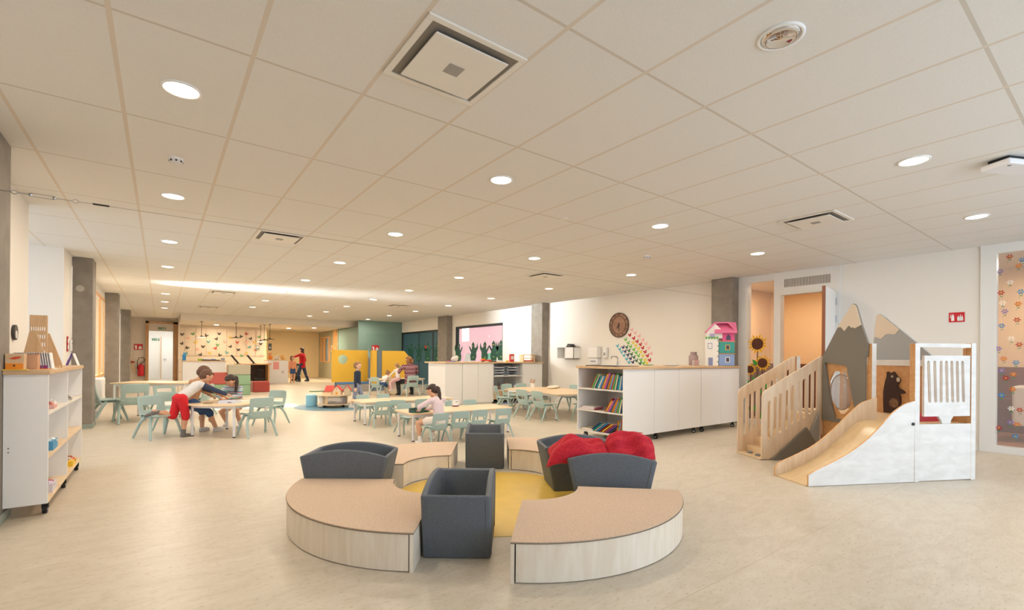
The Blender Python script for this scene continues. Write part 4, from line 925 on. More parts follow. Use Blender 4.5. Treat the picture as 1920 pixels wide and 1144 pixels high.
# fire extinguisher sign on the right wall and others
def fire_sign(loc, rot, s, label):
    t = thing('fire_sign', label, 'sign', loc, 0, 'red fire equipment signs'); t.rotation_euler = rot
    B().box(-.09*s, 0, -.075*s, .09*s, .004, .075*s).obj('plate', MATS['fire_red'], t)
    w_ = MATS['sign_white']
    B().box(-.062*s, -.003, -.055*s, -.028*s, 0, .022*s).box(-.052*s, -.003, .022*s, -.038*s, 0, .040*s).box(-.070*s, -.003, .036*s, -.030*s, 0, .044*s).box(-.074*s, -.003, -.01*s, -.067*s, 0, .040*s).obj('extinguisher_symbol', w_, t)
    fl = B()
    for k, (x, z) in enumerate(((.02, 0), (.04, .012), (.06, 0))): fl.prism([((x-.012)*s, -.055*s), ((x+.010)*s, -.055*s), ((x+.013)*s, -.02*s), ((x+.002)*s, (.035+z)*s), ((x-.004)*s, -.005*s), ((x-.014)*s, .01*s)], -.003, 0, 'y')
    fl.obj('flame_symbol', w_, t)
fire_sign((9.304, 1.65, 1.90), (0, 0, -PI/2), .95, 'red fire extinguisher sign on the right wall above the play tower')
fire_sign((8.0, 21.388, 1.62), (0, 0, 0), 1.9, 'red fire signs on the teal panel above the yellow screen')
fire_sign((9.338, 18.9, 1.60), (0, 0, -PI/2), 1.7, 'faint red fire sign on the blue folding doors')
fire_sign((-.80, 26.49, 1.58), (0, 0, 0), 1.7, 'red fire sign left of the far doorway')
# extinguisher
t = thing('fire_extinguisher', 'red fire extinguisher hanging left of the far doorway', 'fire extinguisher', (-.70, 26.36, .30))
B().lathe([(0, 0), (.10, 0), (.11, .04), (.11, .42), (.07, .50), (.03, .52), (0, .52)], 20).obj('cylinder', MATS['fire_red'], t, smooth=True)
B().box(-.02, -.02, .52, .02, .02, .58).obj('valve', BLACK, t)
B().tube([Vector(p) for p in ((0, 0, .56), (.10, 0, .62), (.14, 0, .72), (.06, 0, .82), (-.06, 0, .80), (-.12, 0, .66), (-.12, -.02, .3))], .014, 6).obj('hose', BLACK, t)
t = thing('hand_broom', 'wooden broom leaning by the far wall next to the extinguisher', 'broom', (-1.12, 26.40, .45)); B().frust((.22, 0, 0), (-.04, 0, 1.0), .018, .018, 8).obj('stick', PINE, t); B().box(-.12, -.05, 1.0, .04, .05, 1.16).obj('head', BLACK, t); B().box(.02, -.04, .42, .2, .04, .5).obj('strap', MATS['brick_red'], t)
# ================================================================ BUTTERFLIES, STICKERS
def butterfly_mesh(mat, s=.05, bird=False):
    b = B(); P = [(0, -.55), (.25, -.75), (.55, -.55), (.45, -.15), (.75, .05), (.95, .55), (.6, .7), (.15, .35), (.05, .2)]
    pts = [(x*s, z*s) for x, z in P]; oth = [(-x*s, z*s) for x, z in P[::-1]]
    b.prism([(0, -.5*s)]+pts[1:]+[(0, .15*s)], 0, .002, 'y'); b.prism([(0, .15*s)]+oth[:-1]+[(0, -.5*s)], 0, .002, 'y')
    return b
BF = {}
def butterfly(col, cname, loc, rot, label, group, s=.05, nm='paper_butterfly'):
    k = (col, s, nm)
    if k not in BF:
        o = butterfly_mesh(M('paper_'+col, col, .7), s).obj(nm, M('paper_'+col)); BF[k] = o
    else:
        o = BF[k].copy(); COL.objects.link(o)
    o.location = loc; o.rotation_euler = rot; tag(o, label, 'butterfly' if nm != 'flower_sticker' else 'sticker', group); return o
rows = [('F2B8B8', 'pale pink', [(570, 400), (635, 460), (710, 525), (785, 600), (845, 675), (900, 755), (945, 865)]),
 ('C4262E', 'red', [(530, 500), (607, 565), (673, 625), (737, 685), (782, 752), (828, 830), (875, 905), (915, 990)]),
 ('E8D24A', 'yellow', [(597, 650), (648, 705), (700, 765), (745, 832), (785, 905), (830, 985), (860, 1050)]),
 ('6FBE4F', 'light green', [(447, 590), (500, 655), (545, 725), (610, 785), (655, 845), (700, 905), (745, 985), (795, 1050)]),
 ('2F6B4A', 'dark green', [(470, 740), (515, 805), (563, 875), (612, 935), (660, 1000), (730, 1055)]),
 ('34396B', 'navy', [(400, 740), (440, 820), (492, 890), (543, 960), (590, 1030)]),
 ('58B7C9', 'turquoise', [(290, 715), (335, 780), (372, 835), (417, 900), (468, 970), (515, 1035)])]
def wallpt(px, py, X):
    a = (px-960)/884.6; bb = -(py-669.3)/884.6; d = fw+r2*a+u2*bb; k = X/d.x; return d.y*k, d.z*k+1.27
for col, cn, pts in rows:
    for i, (u, v) in enumerate(pts):
        y, z = wallpt(1130+u/10.4, 580+v/10.4, 9.306)
        butterfly(col, cn, (9.306, y, z), (0, -.35, -PI/2), f'{cn} paper butterfly beside the clock, {ORD[i]} from the top of its row', f'{cn} butterflies beside the clock', .058)
# far cupboard wall: measured positions (x, z)
far = [(341.5, 627, 'k'), (362, 626, 'g'), (353, 634, 'p'), (367, 642, 'y'), (387, 629, 'k'), (411, 626, 'k'), (406, 635.5, 'k'), (391, 641, 'c'), (408, 647, 'g'), (421, 641, 'p'), (341, 644, 'k'), (351, 652, 'k'), (370, 655, 'p'), (381, 650, 'k'), (404, 653, 'r'), (349, 663, 'c'), (376, 665, 'k'), (393, 662, 'y'), (412, 666, 'k'), (425, 661, 'c'),
       (432, 650, 'k'), (447, 656, 'k'), (445, 642, 'r'), (462, 626, 'r'), (452, 631, 'k'), (432, 633, 'y'), (470, 635, 'k'), (462, 642, 'p'), (468, 651, 'c'), (478, 642, 'y'), (489, 645, 'k'), (480, 656, 'r'), (462, 663, 'y'), (453, 667, 'g'), (486, 632, 'g'), (490, 667, 'p')]
CN = {'k': ('4A4440', 'dark'), 'g': ('5E9A5A', 'green'), 'p': ('E9AFA0', 'pink'), 'y': ('D9B95A', 'yellow'), 'c': ('5FA6A8', 'turquoise'), 'r': ('B5413A', 'red')}
cnt = {}
def farpt(px, py, Y=25.98):
    # wall coordinates of the measured positions on the cupboard wall
    a = (px-960)/884.6; bb = -(py-669.3)/884.6; d = fw+r2*a+u2*bb; k = Y/d.y; return d.x*k, d.z*k+1.27
for px, py, c in sorted(far):
    x, z = farpt(px, py); i = cnt.get(c, 0); cnt[c] = i+1
    butterfly(CN[c][0], CN[c][1], (x, 25.982, z), (0, (i % 3-1)*.5, 0), f'{CN[c][1]} butterfly on the far cupboard wall, {ORD[i]} {CN[c][1]} one from the left', f'{CN[c][1]} butterflies on the far cupboard wall', .085, 'wall_butterfly')
# flower stickers on the washroom window
def flower(col, cn, y, z, s, k, r):
    t = thing('flower_sticker', f'{cn} flower sticker on the right glass pane, {ORD[k]} {cn} one from the top', 'sticker', (WR+.018, y, z), 0, f'{cn} flower stickers'); t.rotation_euler = (r, 0, -PI/2)
    b = B()
    for i in range(6):
        a = 2*PI*i/6
        b.prism([(0, 0), (s*.7*math.cos(a-.35), s*.7*math.sin(a-.35)), (s*math.cos(a-.12), s*math.sin(a-.12)), (s*math.cos(a+.12), s*math.sin(a+.12)), (s*.7*math.cos(a+.35), s*.7*math.sin(a+.35))], -.001, 0, 'y')
    b.obj('petals', M('petal_'+col, col, .6), t)
    B().frust((0, -.002, 0), (0, 0, 0), s*.22, s*.22, 10).obj('centre', M('petal_centre', 'E8C33A', .6), t)
    B().prism([(0, -s*.3), (.004, -s*.3), (-s*.5, -s*2.6), (-s*.54, -s*2.6)], -.001, 0, 'y').prism([(-s*.25, -s*1.5), (s*.3, -s*1.3), (s*.5, -s*1.6), (s*.2, -s*1.7)], -.001, 0, 'y').obj('stem', M('stem_green', '3F8F5A', .6), t)
fl = [(1893, 481, 'r'), (1917, 487, 'b'), (1910, 498, 'o'), (1875, 509, 'v'), (1894, 529, 'w'), (1914, 547, 'b'), (1877, 549, 'r'), (1880, 568, 'w'), (1909, 570, 'o'), (1884, 584, 'v'), (1907, 600, 'r'), (1878, 611, 'b'), (1896, 635, 'w'), (1911, 646, 'r'), (1872, 654, 'v'), (1882, 673, 'o'), (1905, 680, 'b'), (1878, 695, 'v'), (1900, 702, 'o'), (1886, 709, 'r'), (1899, 730, 'o'), (1878, 741, 'b'), (1896, 766, 'w'), (1912, 769, 'r'), (1894, 792, 'v'), (1907, 796, 'o'), (1873, 802, 'r'), (1904, 818, 'b')]
FC = {'r': ('B8302C', 'red'), 'b': ('3E8FCB', 'blue'), 'o': ('E07A35', 'orange'), 'v': ('8C79BE', 'violet'), 'w': ('F0ECE8', 'white')}
cnt = {}
for px, py, c in sorted(fl, key=lambda q: q[1]):
    a = (px-960)/884.6; bb = -(py-669.3)/884.6; d = fw+r2*a+u2*bb; k = (WR+.018)/d.x
    i = cnt.get(c, 0); cnt[c] = i+1
    flower(FC[c][0], FC[c][1], d.y*k, d.z*k+1.27, .036, i, (i % 3-1)*.3)
# sunflowers painted on the glass
SY = M('sunflower_yellow', 'F2B91E', .6); SB = two('sunflower_brown', '4A2416', '6B3A22', 60, .7, 0); SG = M('sunflower_leaf', '3F9E3A', .6); SS = M('sunflower_stem', '6E3A22', .6)
def sunf(y, z, R, zb, label, leaves):
    R *= 1.2
    t = thing('sunflower_painting', label, 'window painting', (WR+.012, y, z), 0, 'sunflowers on the glass'); t.rotation_euler = (0, 0, -PI/2)
    b = B()
    for i in range(16):
        a = 2*PI*i/16+.1; r0, r1 = R*.5, R*(1 if i % 2 else .88)
        b.prism([(r0*math.cos(a-.18), r0*math.sin(a-.18)), (r1*.75*math.cos(a-.13), r1*.75*math.sin(a-.13)), (r1*math.cos(a), r1*math.sin(a)), (r1*.75*math.cos(a+.13), r1*.75*math.sin(a+.13)), (r0*math.cos(a+.18), r0*math.sin(a+.18))], -.002, 0, 'y')
    b.obj('petals', SY, t)
    B().frust((0, -.004, 0), (0, 0, 0), R*.55, R*.55, 24).obj('seed_head', SB, t)
    B().box(-.009, -.001, zb-z, .009, 0, -R*.5).obj('stem', SS, t)
    for (x, zz, sx_, a) in leaves:
        c, s = math.cos(a), math.sin(a); L_ = .15
        P = [(0, 0), (.3, .22), (.65, .2), (1, 0), (.65, -.2), (.3, -.22)]
        B().prism([(sx_*(p*c-q*s)*L_+x, (p*s+q*c)*L_+zz) for p, q in P], -.003, -.001, 'y').obj('leaf', SG, t)
sunf(4.52, 1.56, .17, .05, 'largest and highest sunflower painted on the glass by the column', [(0, -.42, -1, .9), (0, -.75, -1, .8), (.0, -1.0, 1, .9), (0, -1.2, -1, -.9), (0, -1.35, 1, -.8)])
sunf(4.42, 1.19, .14, .05, 'middle sunflower on the glass, right of the tallest one', [(0, -.35, -1, .9), (0, -.5, 1, .8), (0, -.85, 1, .9), (0, -.95, -1, -.8)])
sunf(4.655, 1.06, .11, .10, 'smallest and lowest sunflower on the left of the glass', [(0, -.30, -1, .8), (0, -.4, 1, .8), (0, -.8, -1, .8)])
# crocodile-like green figures painted on the windows
CG = two('painted_green', '1F6E3E', '23405A', 18, .6, 0, .45, .55)
def croc(x, y, z, s, rz, label, v):
    t = thing('green_figure_sticker', label, 'window painting', (x, y, z), rz, 'green painted figures on the windows')
    s *= 1.1; P = [(-.10, 0), (.10, 0), (.13, .16), (.09, .28), (.14, .36), (.20, .50), (.14, .47), (.07, .36), (.05, .42), (.06, .55), (0, .64), (-.06, .55), (-.07, .42), (-.15, .45), (-.19, .60), (-.22, .42), (-.14, .28), (-.15, .14)]
    P = [(a*1.4, b) for a, b in P]
    if v % 2: P = [(-a, b) for a, b in P][::-1]
    B().prism([(a*s, b*s) for a, b in P], -.003, 0, 'y').obj('body', CG, t)
    B().frust((0, -.006, .50*s), (0, -.003, .50*s), .018*s, .018*s, 8).obj('eye', M('petal_centre'), t)
    B().box(-.03*s, -.006, .10*s, .05*s, -.003, .13*s).obj('stripe', M('lime', '9BC53D', .6), t)
for i, (y, z) in enumerate(((15.85, 1.10), (15.0, 1.12), (14.2, 1.12), (13.65, 1.14), (13.2, 1.15))):
    croc(WR-.02 if i in (0,) else WR+.04, y if i else 15.95, z, 1.0, -PI/2, f'green painted creature on the brick-view window, {ORD[i]} from the left', i)
for i, y in enumerate((20.4, 19.6, 18.7, 17.85)):
    croc(WR+.028, y, 1.02-.3*(i == 9), 1.25, -PI/2, f'green painted creature on the blue doors, {ORD[i]} from the left', i)
for i, (y, z, c, r) in enumerate(((13.9, 1.15, '8FE0D8', .26), (15.35, 1.12, 'D9E6F4', .28), (13.35, 1.15, 'F4F8FA', .30))):
    tag(B().frust((-.004, 0, 0), (0, 0, 0), r, r, 28).obj('painted_bubble', M('bubble_'+c, c, .5), loc=(WR+.055, y, z)), ['mint green painted bubble on the brick-view window', 'pale blue painted bubble at the left of the brick-view window', 'white painted bubble at the right of the brick-view window'][i], 'window painting')
# ================================================================ PLAY TOWER WITH STAIRS AND SLIDE
e1 = Vector((.8904, -.4552)); PO = Vector((5.18, 2.0)); prz = math.atan2(e1.y, e1.x)
pt = thing('play_tower', 'pale wooden play tower with slide, slatted stair and mountain panels', 'play structure', (PO.x, PO.y, 0), prz)
WB = wood('daylit_front', 'DEDBD6', 'EAE8E4', (2, 2, 5), .5); OB = wood('honey_plywood', 'C8925C', 'D5A36E', (2, 8, 8), .5); RB = wood('rail_birch', 'E0C5A4', 'ECD6BA', (8, 8, 1), .4)  # daylight is put into the pale colour of fronts and far rail
GR1 = M('mountain_grey', '7C766C', .6); GR2 = M('mountain_light_grey', 'A9ADAF', .6); SNOW = M('snow_beige', 'E2D2BE', .6)
def chaikin(P, it=2, closed=False):
    for _ in range(it):
        Q = [P[0]]
        for a, b in zip(P, P[1:]): Q += [(a[0]*.75+b[0]*.25, a[1]*.75+b[1]*.25), (a[0]*.25+b[0]*.75, a[1]*.25+b[1]*.75)]
        P = Q+[P[-1]]
    return P
def plate(outer, holes, a, bb, axis, nm, mat, bevel=.003):
    """polygon with polygon holes, extruded a..bb"""
    bm = bmesh.new()
    def mk(p, t): return {'x': (t, p[0], p[1]), 'y': (p[0], t, p[1])}[axis]
    es = []
    for lp in [outer]+holes:
        vs = [bm.verts.new(mk(p, a)) for p in lp]; es += [bm.edges.new((vs[i], vs[(i+1) % len(vs)])) for i in range(len(vs))]
    bmesh.ops.triangle_fill(bm, use_beauty=True, use_dissolve=False, edges=es)
    r = bmesh.ops.extrude_face_region(bm, geom=bm.faces[:]); dv_ = Vector(mk((0, 0), bb-a))
    bmesh.ops.translate(bm, vec=dv_, verts=[g for g in r['geom'] if isinstance(g, bmesh.types.BMVert)])
    b = B(); b.bm.free(); b.bm = bm
    return b.obj(nm, mat, pt)
# posts
def post(a, b, w1, w2, h): 
    p = B().box(a, b, 0, a+w1, b+w2, h).obj('post', [WB, OB], pt, bevel=.003)
    for f in p.data.polygons:
        if abs(f.normal.x) > .5: f.material_index = 1  # side faces honey, front faces in the paler daylit wood
    return p
post(1.25, 0, .06, .06, 1.445); post(1.96, 0, .06, .06, 1.455); post(1.25, .49, .06, .06, 1.455); post(1.25, 1.15, .06, .06, 1.31); post(1.25, 1.62, .06, .05, 1.31); post(1.97, 1.60, .06, .06, 1.45)
# front of the tower
B().box(1.31, .005, 1.405, 1.96, .035, 1.448).obj('top_rail', WB, pt, bevel=.003)
slots = []
for x, x2 in zip((1.42, 1.497, 1.578, 1.645, 1.712, 1.782, 1.85), (1.44, 1.513, 1.582, 1.66, 1.73, 1.795, 1.868)):
    w_ = .018
    slots.append([(x2-w_, .835), (x2, .822), (x2+w_, .835), (x+w_, 1.255), (x, 1.268), (x-w_, 1.255)])
plate([(1.37, 1.319), (1.95, 1.322), (1.95, .68), (1.74, .68), (1.71, .64), (1.70, .602), (1.60, .602), (1.585, .64), (1.55, .68), (1.37, .68)], slots, .005, .03, 'y', 'slatted_panel', WB)
B().box(1.31, .002, .008, 1.965, .02, .60).obj('lower_panel', WB, pt, bevel=.003)
B().box(1.31, .10, .565, 2.03, 1.66, .59).obj('platform_floor', BIRCH, pt)
B().box(1.955, .055, .61, 2.0, .08, 1.40).obj('inner_batten', OB, pt)
# back wall (far side) with bear, rail, second mountain
B().box(2.03, .06, .59, 2.05, 1.62, 1.20).obj('far_panel', OB, pt)
B().box(2.015, .06, 1.205, 2.05, 1.62, 1.268).obj('far_rail', WB, pt, bevel=.003)
B().box(2.02, 1.24, 1.27, 2.045, 1.62, 1.315).obj('stair_head_rail', WB, pt)
mp = chaikin([(1.23, 1.27), (1.23, 1.49), (1.19, 1.84), (1.15, 1.875), (1.10, 1.85), (.87, 1.659), (.52, 1.36), (.45, 1.27)], 1)
plate(mp, [], 2.055, 2.075, 'x', 'small_mountain', GR2)
plate([(1.215, 1.53), (1.20, 1.575), (1.11, 1.542), (1.06, 1.591), (1.02, 1.603), (.93, 1.592), (.875, 1.645), (.90, 1.672), (1.10, 1.842), (1.15, 1.868), (1.185, 1.835)], [], 2.050, 2.0545, 'x', 'snow_cap', SNOW)
BE = M('bear_brown', '3A2018', .7)
bp = chaikin([(1.04, .60), (1.05, .835), (1.03, .97), (1.0, 1.067), (1.005, 1.11), (.985, 1.125), (.965, 1.105), (.93, 1.108), (.91, 1.128), (.89, 1.105), (.87, 1.07), (.82, 1.04), (.835, .99), (.86, .95), (.85, .925), (.77, .884), (.765, .862), (.80, .850), (.84, .855), (.815, .80), (.82, .70), (.86, .64), (.90, .60)], 2)
bear = plate(bp, [], 2.014, 2.029, 'x', 'bear_cutout', BE)
B().frust((2.010, .90, .73), (2.0135, .90, .73), .06, .06, 24).obj('bear_belly', two('bear_belly_tan', '8A6A4C', '6F5138', 50, .8, 0), bear).scale = (1, 1, 1)
B().frust((2.010, .925, 1.062), (2.0135, .925, 1.062), .014, .014, 14).obj('bear_eye', SNOW, bear)
B().frust((2.0085, .925, 1.062), (2.0105, .925, 1.062), .007, .007, 10).obj('pupil', BLACK, bear)
B().ball((2.011, .845, 1.025), (.004, .024, .03)).obj('muzzle', M('muzzle_tan', 'CDBBA5', .7), bear)
# big mountain with window on the entry side
mo = [(1.15, .50), (1.15, 1.311), (.93, 1.663), (.765, 1.885), (.735, 1.925), (.71, 1.935), (.685, 1.92), (.667, 1.885), (.6, 1.676), (.52, 1.459), (.535, 1.304), (.55, 1.304), (.55, .50)]
ho = [(1.12, 1.232), (.80, 1.192), (.77, 1.062), (.72, .824), (.69, .70), (.78, .60), (.86, .54), (.96, .54), (1.04, .769)]
plate(mo, [ho], 1.222, 1.245, 'x', 'big_mountain', GR1)
plate([(.928, 1.664), (.88, 1.667), (.83, 1.616), (.77, 1.68), (.73, 1.648), (.71, 1.656), (.69, 1.638), (.602, 1.676), (.665, 1.88), (.684, 1.914), (.71, 1.929), (.735, 1.919), (.763, 1.882)], [], 1.217, 1.2215, 'x', 'snow_cap', SNOW)
wi_ = [(1.01, 1.122), (.83, 1.128), (.79, 1.0), (.75, .822), (.77, .69), (.85, .609), (.92, .600), (1.05, .768), (1.08, .992)]
plate([(1.14, 1.25), (.66, 1.25), (.66, .52), (1.14, .52)], [wi_], 1.25, 1.27, 'x', 'window_board', OB)
B().ball((1.275, .91, .87), (.09, .155, .215), 28, 16).obj('bubble_window', M('acrylic_bubble', 'BDB3B0', .05, alpha=.35), pt, smooth=True)
ringb = B()
for i in range(28):
    u, v = 2*PI*i/28, 2*PI*(i+1)/28
    ringb.frust((1.262, .91+.157*math.cos(u), .87+.218*math.sin(u)), (1.262, .91+.157*math.cos(v), .87+.218*math.sin(v)), .006, .006, 6)
ringb.obj('bubble_rim', M('clear_rim', '9A8E88', .2), pt)
B().box(1.24, .55, .44, 1.31, 1.15, .56).obj('ledge', OB, pt); B().box(1.245, .55, .02, 1.265, 1.15, .44).obj('lower_side_panel', OB, pt)
# slide
near = chaikin([(0, .116), (.03, .131), (.12, .175), (.27, .231), (.48, .327), (.66, .436), (.82, .57), (.95, .700), (1.05, .772), (1.13, .815), (1.25, .845)], 1)
farp = chaikin([(-.03, .088), (.01, .145), (.23, .226), (.45, .319), (.67, .474), (.9, .672), (1.0, .752), (1.08, .80), (1.25, .842)], 1)
def side(P, b0, nm, x0): return plate([(x0, .004)]+P+[(1.245, .004)], [], b0, b0+.018, 'y', nm, [WB, PINE])
s1 = side(near, 0, 'slide_side', 0); s2 = side(farp, .425, 'slide_side', -.03)
for s_ in (s1, s2):
    for f in s_.data.polygons:
        if abs(f.normal.y) < .5: f.material_index = 1
s2.data.materials[0] = RB
sp_ = chaikin([(-.02, .012), (.06, .02), (.27, .095), (.55, .233), (.77, .398), (.91, .52), (1.0, .572), (1.10, .594), (1.31, .598)], 2)
B().prism(sp_+[(x, z-.012) for x, z in sp_[::-1]], .019, .424, 'y').obj('slide_surface', wood('slide_bed', 'DDBE8E', 'E8CDA2', (1, 5, 5), .3), pt, smooth=False)
# stair side rails
def rail(b0, nm, mt):
    P = [(.38, .01), (.385, .79), (.395, .835), (.42, .866), (.47, .895), (.70, 1.03), (.96, 1.166), (1.21, 1.309), (1.25, 1.309), (1.25, .30), (1.0, .30), (.50, .01)]
    S = []
    for x, zt, zb in zip((.48, .563, .635, .73, .805, .893, .975, 1.063, 1.14), (.747, .796, .838, .88, .936, .979, 1.021, 1.086, 1.129), (.234, .281, .329, .377, .432, .473, .515, .564, .613)):
        k = .021
        S.append([(x-k, zb+.02), (x-k*.6, zb+.003), (x+k*.6, zb+.01), (x+k, zb+.03), (x+k*1.05, zt-.01), (x+k*.5, zt), (x-k*.5, zt-.008), (x-k, zt-.03)])
    return plate(P, S, b0, b0+.02, 'y', nm, mt)
rail(1.172, 'slatted_rail', RB); rail(1.642, 'slatted_rail', RB)
plate([(.50, .006), (.99, .404), (1.14, .18), (1.02, .006)], [], 1.135, 1.158, 'y', 'rock_triangle', GR1)
plate([(1.04, .32), (1.165, .59), (1.17, .21), (1.14, .18)], [], 1.135, 1.155, 'y', 'rock_triangle', M('rock_light', '9A9A96', .6))
for i in range(5):
    x = .52+.15*i; z = .10+.115*i
    B().box(x, 1.192, z-.02, x+.16, 1.642, z).box(x, 1.192, 0 if i == 0 else z-.115, x+.012, 1.642, z-.02).obj('stair_tread', BIRCH, pt)
B().box(.36, 1.192, .004, .54, 1.642, .02).obj('stair_base', BIRCH, pt)
for (x, y) in ((.45, 1.33), (.47, 1.52)): B().ball((x, y, .03), (.035, .05, .018), 12, 6).obj('climbing_stone', M('stone_grey', '8D8D8B', .7), pt)
B().box(1.60, .25, .592, 1.90, .50, .66).obj('picture_sign', M('red_leaflet', 'C8303E', .5), pt, rot=None)
bpy.data.objects['picture_sign'].name = 'red_mat'
b = B().frust((1.225, -.01, .605), (1.225, .0, .605), .016, .016, 12); b.obj('bolt_cover', BLACK, pt)
# ================================================================ FAR AREA
def at(px, py, Y): x, z = farpt(px, py, Y); return x, z
for i, (x, y, zl, lit) in enumerate(((1.32, 22.95, 1.97, 1), (2.54, 22.95, 1.98, 0), (3.68, 24.4, 1.88, 1), (3.72, 23.6, 1.92, 0), (3.83, 22.95, 1.95, 0))):
    t = thing('pendant_lamp', ['flat dark pendant lamp at the left over the counter, glowing', 'flat dark pendant lamp over the middle of the counter', 'lowest glowing pendant lamp, left in the group of three', 'middle pendant lamp in the group of three', 'highest pendant lamp, right in the group of three'][i], 'pendant lamp', (x, y, 2.61), 0, 'flat dark pendant lamps')
    B().cyl(0, 0, -.02, 0, .05, n=16).obj('ceiling_rose', BLACK, t); B().cyl(0, 0, zl-2.61+.05, -.02, .008, n=8).obj('cord', BLACK, t)
    B().lathe([(.0, .06), (.03, .06), (.05, .03), (.18, .012), (.185, 0), (.17, 0), (.16, .006), (0, .006)], 28).obj('shade', M('pendant_dark', '35302E', .5), t, loc=(0, 0, zl-2.61))
    B().cyl(0, 0, -.004, .004, .14).obj('diffuser', M('pendant_glow' if lit else 'pendant_off', 'FFE0B0' if lit else '8A7A68', .4, emit=7 if lit else 0), t, loc=(0, 0, zl-2.61))
    if lit: lamp('pendant_light', 'AREA', (x, y, zl-.02), (0, 0, 0), 22, (1, .78, .5), shape='DISK', size=.26)
t = thing('serving_counter', 'white counter with wooden top below the butterfly cupboards', 'counter', (.56, 18.2, 0))
B().box(0, 0, 0, 1.17, .6, 1.03).obj('body', WL, t); B().box(-.02, -.02, 1.03, 1.19, .62, 1.065).obj('top', OAK, t)
def bottle(x, y, z, c, h, r, lb, nm='bottle'):
    t = thing(nm, lb, 'bottle', (x, y, z)); B().lathe([(0, 0), (r, 0), (r, h*.65), (r*.4, h*.8), (r*.4, h), (0, h)], 14).obj('body', M('bt_'+c, c, .4), t); B().cyl(0, 0, h, h+.02, r*.45, n=10).obj('cap', WHITE, t)
bottle(.60, 18.45, 1.065, '2F7FB8', .27, .05, 'blue bottle at the left end of the serving counter')
simple('green_bowl', 'small green bowl on the serving counter', 'bowl', (1.02, 18.4, 1.065), [('bowl', B().lathe([(0, 0), (.05, 0), (.07, .06), (.06, .06), (.04, .01), (0, .01)], 16), M('lime', '9BC53D', .6))])
simple('dark_tray', 'long dark tray with white cloth on the serving counter', 'tray', (1.30, 18.4, 1.065), [('tray', B().box(-.22, -.1, 0, .28, .1, .03), BLACK), ('cloth', B().ball((-.10, 0, .05), (.10, .08, .035)), M('off_white')), ('blue_item', B().box(.02, -.05, .03, .16, .05, .055), M('blue_print'))])
simple('grey_box', 'small blue-grey box at the right of the serving counter', 'box', (1.66, 18.4, 1.065), [('box', B().box(-.05, -.05, 0, .05, .05, .08), M('lead_blue', '8C95A5', .5)), ('lid', B().box(-.052, -.052, .08, .052, .052, .09), M('lead_blue2', '747D8C', .5))])
simple('wire_rack', 'tall thin wire rack at the left end of the serving counter', 'rack', (.50, 18.15, 0), [('frame', B().box(-.06, -.01, 0, -.05, .01, 1.10).box(.03, -.01, 0, .04, .01, 1.10).box(-.06, -.01, .35, .04, .01, .36).box(-.06, -.01, .7, .04, .01, .71).box(-.06, -.01, 1.09, .04, .01, 1.10), M('wire_grey', '9A9D9B', .4))])
# white end box with drawing
t = thing('reception_counter', 'white counter block with a pink drawing, left of the girl in orange', 'counter', (3.84, 23.45, 0))
B().box(0, 0, 0, .84, 1.0, 1.02).obj('body', WL, t); B().box(-.01, -.01, 1.02, .85, 1.0, 1.05).obj('top', OAK, t)
B().box(.22, -.006, .62, .46, 0, .96).obj('pink_drawing', M('pink_paper', 'F2A9A4', .7), t); B().box(.56, -.006, .45, .66, 0, .55).obj('small_note', M('lilac_paper', 'CFC0CF', .7), t)
B().prism([(.05, .92), (.09, .88), (.13, .92), (.15, .86), (.10, .80), (.03, .86)], -.005, 0, 'y').obj('paper_heart', M('pink_paper'), t)
simple('orange_fox_toy', 'orange plush toy on the left of the reception counter', 'soft toy', (3.98, 23.7, 1.05), [('body', B().ball((0, 0, .10), (.10, .08, .10)), M('fox_orange', 'E0883E', .9)), ('head', B().ball((-.02, -.04, .24), (.075, .07, .07)), M('fox_orange')), ('snout', B().ball((-.02, -.11, .22), .03), M('off_white'))])
simple('white_dog_toy', 'white plush dog in the middle of the reception counter', 'soft toy', (4.24, 23.7, 1.05), [('body', B().ball((0, 0, .07), (.11, .08, .07)), M('off_white')), ('head', B().ball((.05, -.05, .15), (.06, .055, .055)), M('off_white')), ('patch', B().ball((.08, -.09, .17), .02), BLACK)])
simple('tan_bear_toy', 'tan plush toy on the right of the reception counter', 'soft toy', (4.50, 23.7, 1.05), [('body', B().ball((0, 0, .08), (.10, .08, .08)), M('plush_tan', 'D8A866', .9)), ('head', B().ball((-.05, -.05, .16), (.06, .055, .055)), M('plush_tan')), ('ears', B().ball((-.09, -.05, .21), .018).ball((-.01, -.05, .21), .018), M('plush_tan'))])
simple('wall_intercom', 'black intercom on the ochre wall above the plush toys', 'intercom', (4.27, 26.0, 1.50), [('body', B().box(0, -.05, 0, .14, 0, .34), BLACK), ('button', B().box(.04, -.054, .1, .10, -.05, .16), M('grey_slot'))])
simple('wall_notice', 'small grey notice on the butterfly cupboards', 'notice', (3.80, 25.985, 1.50), [('sheet', B().box(-.08, -.006, 0, .08, 0, .22), M('notice_grey', '8F9590', .6)), ('print', B().box(-.05, -.008, .12, .05, -.006, .18), M('paper'))])
simple('door_notice', 'white notice on the grey-green wall between pine window and post', 'notice', (7.39, 26.15, 1.45), [('sheet', B().box(-.006, -.22, 0, 0, .22, .36), M('notice_cream', 'E3D3B8', .7)), ('print', B().box(-.008, -.12, .1, -.006, .12, .26), M('tan_card'))])
